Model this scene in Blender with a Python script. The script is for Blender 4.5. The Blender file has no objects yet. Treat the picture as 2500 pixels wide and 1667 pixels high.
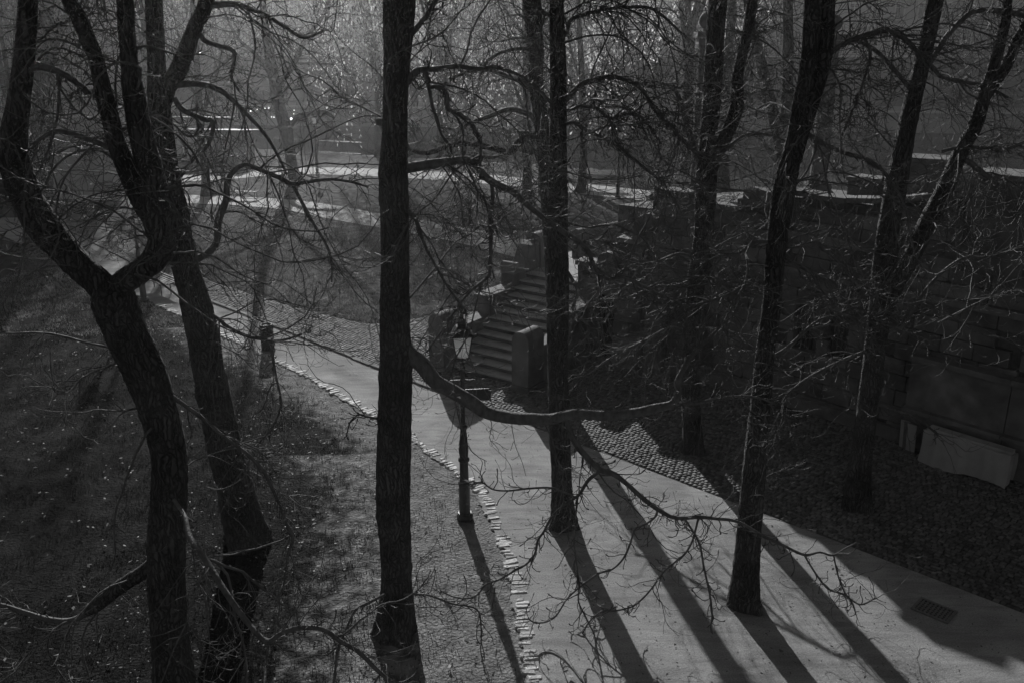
import bpy, bmesh, math, random
import numpy as np
from mathutils import Vector, Matrix

R = math.radians
scn = bpy.context.scene
COL = scn.collection
random.seed(7)
rng = np.random.default_rng(11)

# ------------------------------------------------------------------ camera
CAM_H, PITCH, FPX = 9.4, R(18.3), 2250.0
cd = bpy.data.cameras.new('camera'); cam = bpy.data.objects.new('camera', cd); COL.objects.link(cam)
cam.location = (0, 0, CAM_H); cam.rotation_euler = (R(90) - PITCH, 0, 0)
cd.sensor_fit = 'HORIZONTAL'; cd.sensor_width = 36.0; cd.lens = FPX / 2500 * 36
cd.clip_start = 0.1; cd.clip_end = 3000
scn.camera = cam
# ------------------------------------------------------------------ sky, sun, exposure
SUN_EL, SUN_AZ = R(21.5), R(-12.3)            # azimuth from +Y, negative = left
SKY_STRENGTH, SUN_STRENGTH, EXPOSURE = 0.05, 5.0, -0.1
world = bpy.data.worlds.new('World'); scn.world = world; world.use_nodes = True
wn, wl = world.node_tree.nodes, world.node_tree.links
bg = wn['Background']; sky = wn.new('ShaderNodeTexSky'); sky.sky_type = 'NISHITA'; sky.sun_disc = False
sky.sun_elevation = SUN_EL; sky.sun_rotation = SUN_AZ
bw = wn.new('ShaderNodeRGBToBW')
wl.new(sky.outputs[0], bw.inputs[0]); wl.new(bw.outputs[0], bg.inputs['Color']); bg.inputs['Strength'].default_value = SKY_STRENGTH
sd = bpy.data.lights.new('sun', 'SUN'); sd.energy = SUN_STRENGTH; sd.angle = R(0.53); sd.color = (1, 1, 1)
sun = bpy.data.objects.new('sun', sd); COL.objects.link(sun)
sdir = Vector((math.sin(SUN_AZ) * math.cos(SUN_EL), math.cos(SUN_AZ) * math.cos(SUN_EL), math.sin(SUN_EL)))
sun.location = sdir * 60; sun.rotation_euler = sdir.to_track_quat('Z', 'Y').to_euler()
scn.view_settings.view_transform = 'Standard'; scn.view_settings.look = 'None'
scn.view_settings.exposure = EXPOSURE; scn.view_settings.gamma = 1.0; scn.view_settings.use_curve_mapping = False
scn.cycles.volume_bounces = 0; scn.cycles.max_bounces = 6; scn.cycles.transparent_max_bounces = 8

# ------------------------------------------------------------------ measuring helpers (photo point -> place)
CP, SP = math.cos(PITCH), math.sin(PITCH)
def ray(px, py):
    u = (px - 1250) / FPX; v = (py - 833.5) / FPX
    return u, CP - v * SP, -SP - v * CP
def ground(px, py, z=0.0):
    d = ray(px, py); t = (z - CAM_H) / d[2]; return Vector((d[0] * t, d[1] * t, z))
def at(px, py, Y):
    d = ray(px, py); t = Y / d[1]; return Vector((d[0] * t, Y, CAM_H + d[2] * t))
def fwd(p): return p[1] * CP - (p[2] - CAM_H) * SP
def rad(p, w): return 0.5 * w * fwd(p) / FPX

# ------------------------------------------------------------------ materials (all grey: a black-and-white photograph)
def mat(name, base=0.2, var=0.3, scale=4.0, rough=0.8, bump=0.0, bump_scale=40.0, stretch=None, obj_var=0.0,
        island_var=0.0, metal=0.0, spec=0.4, detail=6.0, stain=0.0, stain_scale=0.6, translucent=0.0):
    m = bpy.data.materials.new(name); m.use_nodes = True
    n, l = m.node_tree.nodes, m.node_tree.links
    b = n['Principled BSDF']; b.inputs['Roughness'].default_value = rough; b.inputs['Metallic'].default_value = metal
    b.inputs['Specular IOR Level'].default_value = spec
    tc = n.new('ShaderNodeTexCoord'); geo = n.new('ShaderNodeNewGeometry')
    mp = n.new('ShaderNodeMapping'); l.new(geo.outputs['Position'], mp.inputs['Vector'])
    if stretch: mp.inputs['Scale'].default_value = stretch
    no = n.new('ShaderNodeTexNoise'); no.inputs['Scale'].default_value = scale; no.inputs['Detail'].default_value = detail
    l.new(mp.outputs[0], no.inputs['Vector'])
    mr = n.new('ShaderNodeMapRange'); mr.inputs['From Min'].default_value = 0.25; mr.inputs['From Max'].default_value = 0.75
    mr.inputs['To Min'].default_value = base * (1 - var); mr.inputs['To Max'].default_value = base * (1 + var)
    l.new(no.outputs['Fac'], mr.inputs['Value'])
    val = mr.outputs[0]
    def mul(a, bsock):
        q = n.new('ShaderNodeMath'); q.operation = 'MULTIPLY'; l.new(a, q.inputs[0]); l.new(bsock, q.inputs[1]); return q.outputs[0]
    def rng_map(src, amt):
        q = n.new('ShaderNodeMapRange'); q.inputs['To Min'].default_value = 1 - amt; q.inputs['To Max'].default_value = 1 + amt
        l.new(src, q.inputs['Value']); return q.outputs[0]
    if stain:
        s2 = n.new('ShaderNodeTexNoise'); s2.inputs['Scale'].default_value = stain_scale; s2.inputs['Detail'].default_value = 5
        s2.inputs['Distortion'].default_value = 0.6
        l.new(geo.outputs['Position'], s2.inputs['Vector'])
        q = n.new('ShaderNodeMapRange'); q.inputs['From Min'].default_value = 0.35; q.inputs['From Max'].default_value = 0.62
        q.inputs['To Min'].default_value = 1 - stain; q.inputs['To Max'].default_value = 1.0
        l.new(s2.outputs['Fac'], q.inputs['Value']); val = mul(val, q.outputs[0])
    if obj_var:
        oi = n.new('ShaderNodeObjectInfo'); val = mul(val, rng_map(oi.outputs['Random'], obj_var))
    if island_var: val = mul(val, rng_map(geo.outputs['Random Per Island'], island_var))
    l.new(val, b.inputs['Base Color'])
    if bump:
        nb = n.new('ShaderNodeTexNoise'); nb.inputs['Scale'].default_value = bump_scale; nb.inputs['Detail'].default_value = 5
        l.new(mp.outputs[0], nb.inputs['Vector'])
        bp = n.new('ShaderNodeBump'); bp.inputs['Distance'].default_value = bump; bp.inputs['Strength'].default_value = 1.0
        l.new(nb.outputs['Fac'], bp.inputs['Height']); l.new(bp.outputs[0], b.inputs['Normal'])
    if translucent:
        tr = n.new('ShaderNodeBsdfTranslucent'); mx = n.new('ShaderNodeMixShader'); mx.inputs[0].default_value = translucent
        l.new(val, tr.inputs['Color']); l.new(b.outputs[0], mx.inputs[1]); l.new(tr.outputs[0], mx.inputs[2])
        l.new(mx.outputs[0], n['Material Output'].inputs['Surface'])
    return m

M = {}
def sand_mat():
    m = mat('sand', 0.37, 0.2, 1.1, 0.9, 0.007, 20, stain=0.22, stain_scale=0.7, spec=0.25, detail=9)
    n, l = m.node_tree.nodes, m.node_tree.links; b = n['Principled BSDF']; src = b.inputs['Base Color'].links[0].from_socket
    g = n.new('ShaderNodeNewGeometry'); sp = n.new('ShaderNodeTexNoise'); sp.inputs['Scale'].default_value = 38; sp.inputs['Detail'].default_value = 3; l.new(g.outputs['Position'], sp.inputs['Vector'])
    q = n.new('ShaderNodeMapRange'); q.inputs['From Min'].default_value = .3; q.inputs['From Max'].default_value = .62; q.inputs['To Min'].default_value = .72; q.inputs['To Max'].default_value = 1.1; l.new(sp.outputs['Fac'], q.inputs['Value'])
    mp = n.new('ShaderNodeMapping'); mp.inputs['Rotation'].default_value = (0, 0, .8); mp.inputs['Scale'].default_value = (.5, 2.2, 1); l.new(g.outputs['Position'], mp.inputs['Vector'])
    tr = n.new('ShaderNodeTexNoise'); tr.inputs['Scale'].default_value = 2.6; tr.inputs['Detail'].default_value = 6; tr.inputs['Distortion'].default_value = .8; l.new(mp.outputs[0], tr.inputs['Vector'])
    q2 = n.new('ShaderNodeMapRange'); q2.inputs['From Min'].default_value = .3; q2.inputs['From Max'].default_value = .6; q2.inputs['To Min'].default_value = .74; q2.inputs['To Max'].default_value = 1.06; l.new(tr.outputs['Fac'], q2.inputs['Value'])
    m1 = n.new('ShaderNodeMath'); m1.operation = 'MULTIPLY'; l.new(src, m1.inputs[0]); l.new(q.outputs[0], m1.inputs[1])
    m2 = n.new('ShaderNodeMath'); m2.operation = 'MULTIPLY'; l.new(m1.outputs[0], m2.inputs[0]); l.new(q2.outputs[0], m2.inputs[1]); l.new(m2.outputs[0], b.inputs['Base Color'])
    return m
def bark_mat():
    m = bpy.data.materials.new('bark'); m.use_nodes = True; n, l = m.node_tree.nodes, m.node_tree.links
    b = n['Principled BSDF']; b.inputs['Roughness'].default_value = .85; b.inputs['Specular IOR Level'].default_value = .25
    tc = n.new('ShaderNodeTexCoord'); mp = n.new('ShaderNodeMapping'); mp.inputs['Scale'].default_value = (1, 1, .16); l.new(tc.outputs['Object'], mp.inputs['Vector'])
    wob = n.new('ShaderNodeTexNoise'); wob.inputs['Scale'].default_value = 3.0; wob.inputs['Detail'].default_value = 4; l.new(tc.outputs['Object'], wob.inputs['Vector'])
    mxv = n.new('ShaderNodeMix'); mxv.data_type = 'VECTOR'; mxv.inputs[0].default_value = .2; l.new(mp.outputs[0], mxv.inputs[4]); l.new(wob.outputs['Color'], mxv.inputs[5])
    vo = n.new('ShaderNodeTexVoronoi'); vo.feature = 'DISTANCE_TO_EDGE'; vo.inputs['Scale'].default_value = 24; l.new(mxv.outputs[1], vo.inputs['Vector'])
    cr = n.new('ShaderNodeMapRange'); cr.inputs['From Max'].default_value = .22; l.new(vo.outputs['Distance'], cr.inputs['Value'])
    no = n.new('ShaderNodeTexNoise'); no.inputs['Scale'].default_value = 22; no.inputs['Detail'].default_value = 7; l.new(mp.outputs[0], no.inputs['Vector'])
    ad = n.new('ShaderNodeMath'); ad.operation = 'MULTIPLY_ADD'; ad.inputs[1].default_value = 1.0; l.new(no.outputs['Fac'], ad.inputs[0]); l.new(cr.outputs[0], ad.inputs[2])
    bp = n.new('ShaderNodeBump'); bp.inputs['Distance'].default_value = .035; l.new(ad.outputs[0], bp.inputs['Height']); l.new(bp.outputs[0], b.inputs['Normal'])
    st = n.new('ShaderNodeTexNoise'); st.inputs['Scale'].default_value = 1.7; st.inputs['Detail'].default_value = 5; l.new(tc.outputs['Object'], st.inputs['Vector'])
    c1 = n.new('ShaderNodeMapRange'); c1.inputs['From Max'].default_value = 1.6; c1.inputs['To Min'].default_value = .022; c1.inputs['To Max'].default_value = .095; l.new(ad.outputs[0], c1.inputs['Value'])
    c2 = n.new('ShaderNodeMapRange'); c2.inputs['From Min'].default_value = .35; c2.inputs['From Max'].default_value = .65; c2.inputs['To Min'].default_value = .7; c2.inputs['To Max'].default_value = 1.5; l.new(st.outputs['Fac'], c2.inputs['Value'])
    mu = n.new('ShaderNodeMath'); mu.operation = 'MULTIPLY'; l.new(c1.outputs[0], mu.inputs[0]); l.new(c2.outputs[0], mu.inputs[1]); l.new(mu.outputs[0], b.inputs['Base Color'])
    return m
M['bark'] = bark_mat()
M['bin_metal'] = mat('bin_metal', 0.05, 0.3, 12, 0.75, spec=0.15)
M['bark_limb'] = mat('bark_limb', 0.12, 0.45, 14, 0.75, 0.012, 30, (1, 1, 0.5), spec=0.3)
M['twig'] = mat('twig', 0.075, 0.3, 6, 0.6, spec=0.3)
M['cutwood'] = mat('cut_wood', 0.45, 0.25, 12, 0.8)
M['sand'] = sand_mat()
M['sheen_path'] = mat('sheen_pale_path', 0.5, 0.15, 2, 0.9, 0.01, 30, stain=.15, spec=.3)  # extra paleness stands in for low sun sheen on the far paths
M['tread'] = mat('lit_tone_tread', 0.42, 0.2, 4, 0.85, 0.003, 40, obj_var=.08, stain=.2)  # paler colour stands in for light falling on the treads
M['riser'] = mat('shade_tone_riser', 0.13, 0.3, 4, 0.9, 0.004, 40, obj_var=.1, stain=.3)  # darker colour stands in for shade on the risers
M['cobble'] = mat('cobble', 0.13, 0.3, 14, 0.75, 0.004, 60, obj_var=0.38, island_var=0.38, spec=0.15)
M['joint'] = mat('joint_soil', 0.085, 0.3, 20, 0.95, 0.005, 40)
M['edging'] = mat('edging_stone', 0.5, 0.4, 9, 0.7, 0.012, 25, obj_var=0.35)
M['stone'] = mat('sandstone', 0.17, 0.35, 2.5, 0.9, 0.006, 40, obj_var=0.22, stain=0.5, stain_scale=0.8)
M['stone_trim'] = mat('stone_trim', 0.18, 0.25, 3, 0.85, 0.005, 40, stain=0.35, stain_scale=1.2)
M['step'] = mat('step_stone', 0.36, 0.25, 3, 0.85, 0.004, 40, obj_var=0.1, stain=0.3, stain_scale=1.0)
M['mortar'] = mat('mortar', 0.10, 0.3, 10, 0.95)
M['iron'] = mat('cast_iron', 0.03, 0.3, 20, 0.4, 0.002, 60, spec=0.6)
M['wood'] = mat('bench_wood', 0.14, 0.3, 5, 0.7, 0.003, 30, (1, 1, 1), obj_var=0.2)
M['dark'] = mat('dark_void', 0.015, 0.2, 3, 0.9)
M['glassy'] = mat('window_glass', 0.03, 0.2, 2, 0.12, spec=0.6)
M['plaster'] = mat('pale_plaster', 0.34, 0.14, 1.2, 0.9, stain=0.2, stain_scale=0.4)
M['farwall'] = mat('far_plaster', 0.42, 0.12, 0.4, 0.9, stain=0.2, stain_scale=0.15)
M['fartrim'] = mat('far_trim', 0.5, 0.12, 0.4, 0.9)
M['quay'] = mat('quay_stone', 0.15, 0.3, 0.6, 0.9, stain=0.4, stain_scale=0.2)
M['quay_top'] = mat('quay_paving', 0.3, 0.2, 0.5, 0.9)
M['roof'] = mat('roof_sheet', 0.2, 0.2, 2, 0.7, spec=0.2)
M['hut'] = mat('hut_board', 0.34, 0.3, 3, 0.8, obj_var=0.15)
M['tarp'] = mat('white_tarpaulin', 0.34, 0.12, 3, 0.6, 0.01, 5)
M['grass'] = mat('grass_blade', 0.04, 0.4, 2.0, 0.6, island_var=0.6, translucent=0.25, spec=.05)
M['lit_grass'] = mat('sunlit_grass', 0.24, 0.4, 1.0, 0.6, island_var=0.6, translucent=0.3, spec=.08)  # paler copy of the grass, sunlight put into its colour
M['leaf'] = mat('fallen_leaf', 0.30, 0.3, 8, 0.7, island_var=0.5, translucent=0.3)
M['willow_leaf'] = mat('willow_leaf', 0.75, 0.3, 3, 0.45, island_var=0.6, translucent=0.6)
M['ivy_leaf'] = mat('evergreen_leaf', 0.09, 0.3, 3, 0.35, island_var=0.5, translucent=0.3, spec=0.6)
M['grate'] = mat('iron_grate', 0.16, 0.3, 20, 0.6)

def lantern_glass():
    m = bpy.data.materials.new('frosted_lantern_glass'); m.use_nodes = True
    n, l = m.node_tree.nodes, m.node_tree.links
    b = n['Principled BSDF']; b.inputs['Base Color'].default_value = (.6, .6, .6, 1); b.inputs['Roughness'].default_value = .35
    t = n.new('ShaderNodeBsdfTranslucent'); t.inputs['Color'].default_value = (.85, .85, .85, 1)
    x = n.new('ShaderNodeMixShader'); x.inputs[0].default_value = .7
    l.new(b.outputs[0], x.inputs[1]); l.new(t.outputs[0], x.inputs[2]); l.new(x.outputs[0], n['Material Output'].inputs['Surface'])
    return m
M['lantern_glass'] = lantern_glass()
def water_mat():
    m = bpy.data.materials.new('river_water'); m.use_nodes = True
    n, l = m.node_tree.nodes, m.node_tree.links
    b = n['Principled BSDF']; b.inputs['Base Color'].default_value = (.06, .06, .06, 1); b.inputs['Roughness'].default_value = .2
    b.inputs['IOR'].default_value = 1.33
    g = n.new('ShaderNodeNewGeometry'); mp = n.new('ShaderNodeMapping'); mp.inputs['Scale'].default_value = (0.5, 1.6, 1)
    l.new(g.outputs['Position'], mp.inputs['Vector'])
    t = n.new('ShaderNodeTexNoise'); t.inputs['Scale'].default_value = 1.1; t.inputs['Detail'].default_value = 5; t.inputs['Roughness'].default_value = .6
    l.new(mp.outputs[0], t.inputs['Vector'])
    bp = n.new('ShaderNodeBump'); bp.inputs['Distance'].default_value = .22; l.new(t.outputs['Fac'], bp.inputs['Height'])
    l.new(bp.outputs[0], b.inputs['Normal'])
    return m
M['water'] = water_mat()
def lawn_mat():
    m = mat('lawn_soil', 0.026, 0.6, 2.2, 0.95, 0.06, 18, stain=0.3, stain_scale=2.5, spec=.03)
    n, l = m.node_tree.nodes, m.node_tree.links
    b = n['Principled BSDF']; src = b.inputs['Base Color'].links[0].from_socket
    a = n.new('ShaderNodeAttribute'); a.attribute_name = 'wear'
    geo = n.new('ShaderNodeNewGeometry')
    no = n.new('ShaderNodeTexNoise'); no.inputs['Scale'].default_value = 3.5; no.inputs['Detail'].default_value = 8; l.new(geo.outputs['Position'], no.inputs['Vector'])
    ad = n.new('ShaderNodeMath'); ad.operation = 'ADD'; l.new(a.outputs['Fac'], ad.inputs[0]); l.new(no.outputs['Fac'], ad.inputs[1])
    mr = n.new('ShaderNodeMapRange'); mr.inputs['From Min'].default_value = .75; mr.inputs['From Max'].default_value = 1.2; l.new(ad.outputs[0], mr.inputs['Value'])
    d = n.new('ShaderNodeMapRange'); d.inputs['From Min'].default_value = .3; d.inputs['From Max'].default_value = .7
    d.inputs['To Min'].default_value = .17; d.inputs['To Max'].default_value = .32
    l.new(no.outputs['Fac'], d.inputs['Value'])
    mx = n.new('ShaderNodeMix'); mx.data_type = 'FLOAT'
    am = n.new('ShaderNodeAttribute'); am.attribute_name = 'lit_lawn'
    k1 = n.new('ShaderNodeMath'); k1.operation = 'MULTIPLY_ADD'; k1.inputs[1].default_value = 4.5; k1.inputs[2].default_value = 1.0; l.new(am.outputs['Fac'], k1.inputs[0])  # raises the back lawn soil colour as if sunlit
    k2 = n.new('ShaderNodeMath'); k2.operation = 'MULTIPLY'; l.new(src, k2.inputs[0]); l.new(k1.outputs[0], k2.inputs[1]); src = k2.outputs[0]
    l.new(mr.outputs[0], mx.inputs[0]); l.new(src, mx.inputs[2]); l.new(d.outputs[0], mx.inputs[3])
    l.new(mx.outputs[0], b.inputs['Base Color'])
    return m
M['lawn'] = lawn_mat()
def glint_mat():
    m = bpy.data.materials.new('glint_glow'); m.use_nodes = True
    b = m.node_tree.nodes['Principled BSDF']; b.inputs['Emission Color'].default_value = (1, 1, 1, 1); b.inputs['Emission Strength'].default_value = 4  # emission imitates sun glints, not a lamp
    return m
M['glint'] = glint_mat()

# ------------------------------------------------------------------ object helpers
def tag(o, label=None, cat=None, group=None, kind=None):
    if label: o['label'] = label
    if cat: o['category'] = cat
    if group: o['group'] = group
    if kind: o['kind'] = kind
    return o
def link(name, me, m=None, parent=None):
    o = bpy.data.objects.new(name, me); COL.objects.link(o)
    if m and me and not me.materials: me.materials.append(m)
    if parent: o.parent = parent
    return o
def thing(name, label, cat, loc=(0, 0, 0), rz=0.0, group=None):
    o = bpy.data.objects.new(name, None); COL.objects.link(o); o.empty_display_size = .3
    o.location = loc; o.rotation_euler = (0, 0, rz)
    return tag(o, label, cat, group)
def dup(root, loc, rz=0.0, label=None, scale=None):
    c = root.copy(); COL.objects.link(c); c.location = loc; c.rotation_euler = (0, 0, rz)
    if label: c['label'] = label
    if scale: c.scale = (scale,) * 3
    for ch in list(root.children):
        k = ch.copy(); COL.objects.link(k); k.parent = c
        for g in list(ch.children):
            q = g.copy(); COL.objects.link(q); q.parent = k
    return c
def np_mesh(name, verts, quads=None, tris=None, smooth=False):
    me = bpy.data.meshes.new(name)
    nv = len(verts); fq = 0 if quads is None else len(quads); ft = 0 if tris is None else len(tris)
    me.vertices.add(nv); me.vertices.foreach_set('co', np.asarray(verts, np.float32).ravel())
    idx, st, tot = [], [], []
    if fq: idx.append(np.asarray(quads, np.int32).ravel())
    if ft: idx.append(np.asarray(tris, np.int32).ravel())
    idx = np.concatenate(idx)
    starts = np.concatenate([np.arange(fq) * 4, fq * 4 + np.arange(ft) * 3]).astype(np.int32)
    me.loops.add(len(idx)); me.loops.foreach_set('vertex_index', idx)
    me.polygons.add(fq + ft); me.polygons.foreach_set('loop_start', starts)
    if smooth: me.polygons.foreach_set('use_smooth', np.ones(fq + ft, bool))
    me.update(calc_edges=True); me.validate()
    return me

class MB:
    """collects shapes for ONE mesh"""
    def __init__(s): s.v = []; s.f = []
    def add(s, vs, fs):
        k = len(s.v); s.v += [tuple(v) for v in vs]; s.f += [tuple(i + k for i in f) for f in fs]; return s
    def box(s, c, d, mtx=None, taper=1.0):
        x, y, z = d[0] / 2, d[1] / 2, d[2] / 2; t = taper
        vs = [(-x, -y, -z), (x, -y, -z), (x, y, -z), (-x, y, -z), (-x * t, -y * t, z), (x * t, -y * t, z), (x * t, y * t, z), (-x * t, y * t, z)]
        vs = [Vector(v) + Vector(c) for v in vs]
        if mtx: vs = [mtx @ v for v in vs]
        return s.add(vs, [(3, 2, 1, 0), (4, 5, 6, 7), (0, 1, 5, 4), (1, 2, 6, 5), (2, 3, 7, 6), (3, 0, 4, 7)])
    def prism(s, prof, p0, ax, ay, an):
        """closed profile [(x,y)] in axes ax, ay, extruded along vector an"""
        n = len(prof); p0, ax, ay, an = map(Vector, (p0, ax, ay, an))
        a = [p0 + ax * x + ay * y for x, y in prof]; b = [v + an for v in a]
        return s.add(a + b, [tuple(range(n))[::-1], tuple(range(n, 2 * n))] + [(i, (i + 1) % n, n + (i + 1) % n, n + i) for i in range(n)])
    def lathe(s, prof, c=(0, 0, 0), seg=20, mtx=None, cap=True):
        vs, fs = [], []; c = Vector(c)
        for r, z in prof:
            for k in range(seg):
                a = 2 * math.pi * k / seg; v = Vector((r * math.cos(a), r * math.sin(a), z)) + c
                vs.append(mtx @ v if mtx else v)
        for i in range(len(prof) - 1):
            for k in range(seg):
                k2 = (k + 1) % seg; fs.append((i * seg + k, i * seg + k2, (i + 1) * seg + k2, (i + 1) * seg + k))
        if cap: fs += [tuple(range(seg))[::-1], tuple((len(prof) - 1) * seg + k for k in range(seg))]
        return s.add(vs, fs)
    def bar(s, a, b, r, seg=6, r2=None):
        a, b = Vector(a), Vector(b); d = b - a; q = d.to_track_quat('Z', 'Y').to_matrix().to_4x4()
        return s.lathe([(r, 0), (r if r2 is None else r2, d.length)], seg=seg, mtx=Matrix.Translation(a) @ q)
    def build(s, name, m, parent=None, bevel=0.0, smooth=False):
        me = bpy.data.meshes.new(name); me.from_pydata(s.v, [], s.f); me.update()
        if bevel:
            bm = bmesh.new(); bm.from_mesh(me)
            es = [e for e in bm.edges if len(e.link_faces) == 2 and e.calc_face_angle(0) > R(35)]
            bmesh.ops.bevel(bm, geom=es, offset=bevel, segments=2, affect='EDGES', profile=.6); bm.to_mesh(me); bm.free()
        if smooth:
            me.polygons.foreach_set('use_smooth', [True] * len(me.polygons))
            try: me.set_sharp_from_angle(angle=R(40))
            except Exception: pass
        return link(name, me, m, parent)

# ------------------------------------------------------------------ layout lines on the ground
KX = np.array([-60, -30, -22.04, -11.5, -7.94, -4.03, -1.93, 0, .78, 3.72, 6.1, 8.75, 14, 24.]);
KY = np.array([84, 54.2, 45.71, 33.3, 29.85, 25.84, 23.84, 21.84, 21.2, 18.37, 16.1, 13.49, 8.4, -1.])
def kerb_y(x): return np.interp(x, KX, KY)
OX = np.array([-60, -30, -22, -14.92, -12.03, -8, -5.5, -4.9, -3.9, -2.9, -2.0, 1.6, 1.9, 3.2, 3.9, 7.1, 11.2, 16.2, 24])
OY = np.array([87.5, 57.6, 48.8, 39.5, 36.0, 32.4, 30.6, 30.3, 30.6, 31.3, 31.8, 31.8, 27.7, 27.0, 26.5, 23.8, 19.2, 13.7, 5])
def cobble_far_y(x): return np.interp(x, OX, OY)
EY = np.array([4, 9, 11.83, 14.79, 18.02, 21.06, 25.84, 31, 36, 50.])
EX = np.array([.5, .42, .32, .08, -.62, -2.55, -6.47, -11.3, -16.2, -30])
def edge_x(y): return np.interp(y, EY, EX)

# ================================================================== GROUND
xs = np.concatenate([np.arange(-90, -24, 2.0), np.arange(-24, 2.0, 0.13), np.arange(2.0, 92, 2.0)])
ys = np.concatenate([np.arange(-12, 7, 1.5), np.arange(7, 46, 0.15), np.arange(46, 92, 1.0)])
gx, gy = np.meshgrid(xs, ys)
def vnoise(x, y, f, seed):
    r = np.random.default_rng(seed); out = 0
    for i in range(5):
        a = r.uniform(0, 6.28); fr = f * r.uniform(.6, 1.7); out = out + np.sin(fr * (x * math.cos(a) + y * math.sin(a)) + r.uniform(0, 6.28))
    return out / 5
def bank_y(x): return np.interp(x, [-90, -17, 7.5, 25, 90], [112, 80.5, 69.5, 62, 34])
fine = ((gx > -24) & (gx < 2) & (gy > 7) & (gy < 46))
gz = -0.012 + np.where(fine, 0.012 * vnoise(gx, gy, 5, 1) + 0.012 * vnoise(gx, gy, 2, 2) - .012 + rng.normal(0, .006, gx.shape), 0)
gz = np.minimum(gz, -0.002)
sand_mask = (gx > edge_x(gy) - .1) & (gy < kerb_y(gx) + .2)
cob_mask = (gy > kerb_y(gx) - .2) & (gy < cobble_far_y(gx) + .1)
gz = np.where(sand_mask | cob_mask, -0.03, gz)
over = gy - bank_y(gx)
gz = np.where(over > 0, -np.clip(over * .8, 0, 4), gz)
nx, ny = len(xs), len(ys)
idx = np.arange(nx * ny).reshape(ny, nx)
quads = np.stack([idx[:-1, :-1], idx[:-1, 1:], idx[1:, 1:], idx[1:, :-1]], -1).reshape(-1, 4)
me = np_mesh('ground', np.stack([gx, gy, gz], -1).reshape(-1, 3), quads, smooth=True)
dist_e = edge_x(gy) - gx
wear = np.clip(1.15 - dist_e / 4.4, 0, 1) * (gy < 30) * (dist_e > -1)
wear = np.where(gy > 20, wear * np.clip(1 - (dist_e - .6) / 2.2, 0, 1), wear)
wear = np.clip(wear + .12 * vnoise(gx, gy, 1.3, 5), 0, 1)
at_ = me.attributes.new('wear', 'FLOAT', 'POINT'); at_.data.foreach_set('value', wear.ravel().astype(np.float32))
lit_mask = np.clip((gy - cobble_far_y(gx)) / 1.5, 0, 1) * (gx < 8)  # where the sunlit tone is painted on the back lawn
am = me.attributes.new('lit_lawn', 'FLOAT', 'POINT'); am.data.foreach_set('value', lit_mask.ravel().astype(np.float32))
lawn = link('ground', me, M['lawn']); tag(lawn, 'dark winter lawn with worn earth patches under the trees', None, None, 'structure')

def sheet(name, pts, z, m, label, kind='structure'):
    bm = bmesh.new(); vs = [bm.verts.new((p[0], p[1], z)) for p in pts]; f = bm.faces.new(vs); f.normal_update()
    if f.normal.z < 0: f.normal_flip()
    bmesh.ops.triangulate(bm, faces=bm.faces[:]); me = bpy.data.meshes.new(name); bm.to_mesh(me); bm.free()
    return tag(link(name, me, m), label, None, None, kind)
yy = np.linspace(4, 50, 700)
_er = np.random.default_rng(77).normal(0, .03, 700)
left = [(edge_x(y) - .10 + .05 * math.sin(y * 2.1) + .03 * math.sin(y * 5.3) + _er[k], y) for k, y in enumerate(yy)]
xx = np.linspace(-29.5, 19, 120)
right = [(x, kerb_y(x) + .12) for x in xx]
sheet('sand_path', left + [p for p in right if p[1] < 50] + [(19, 4)], 0.0, M['sand'], 'pale trodden sand path running between the edging stones and the cobbles')
# soft drifted sand surface: footprints and small dips
def strip(name, pts, w, z, m, label):
    L, Rr = [], []
    for i, (x, y) in enumerate(pts):
        a = pts[max(0, i - 1)]; b = pts[min(len(pts) - 1, i + 1)]
        d = Vector((b[0] - a[0], b[1] - a[1])).normalized(); nrm = Vector((-d.y, d.x)); ww = w[i] if hasattr(w, '__len__') else w
        L.append((x + nrm.x * ww / 2, y + nrm.y * ww / 2)); Rr.append((x - nrm.x * ww / 2, y - nrm.y * ww / 2))
    return sheet(name, L + Rr[::-1], z, m, label)
def smooth_pts(pts, n=10):
    P = np.array(pts, float); out = []
    for i in range(len(P) - 1):
        p0 = P[max(0, i - 1)]; p1 = P[i]; p2 = P[i + 1]; p3 = P[min(len(P) - 1, i + 2)]
        for t in np.linspace(0, 1, n, endpoint=False):
            out.append(.5 * ((2 * p1) + (-p0 + p2) * t + (2 * p0 - 5 * p1 + 4 * p2 - p3) * t * t + (-p0 + 3 * p1 - 3 * p2 + p3) * t ** 3))
    out.append(P[-1]); return np.array(out)
strip('riverside_path', [tuple(p) for p in smooth_pts([(-45, 62), (-30, 62.5), (-22, 65), (-16, 68.2), (-10.5, 67.6), (-4.4, 65.4), (0, 63.1), (5.3, 59.4), (11.2, 55.2), (16, 51.5), (24, 45)])], 3.6, 0.010, M['sheen_path'], 'sunlit pale path curving along the river bank')
strip('lawn_path', [tuple(p) for p in smooth_pts([(-34, 58.5), (-20, 56.0), (-13.3, 54.0), (-7.8, 49.6), (-4.2, 46.8), (-1, 43.8), (2.5, 39.5), (4.5, 35)])], 2.8, 0.014, M['sheen_path'], 'pale path crossing the lawn towards the stone stairs')

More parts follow.
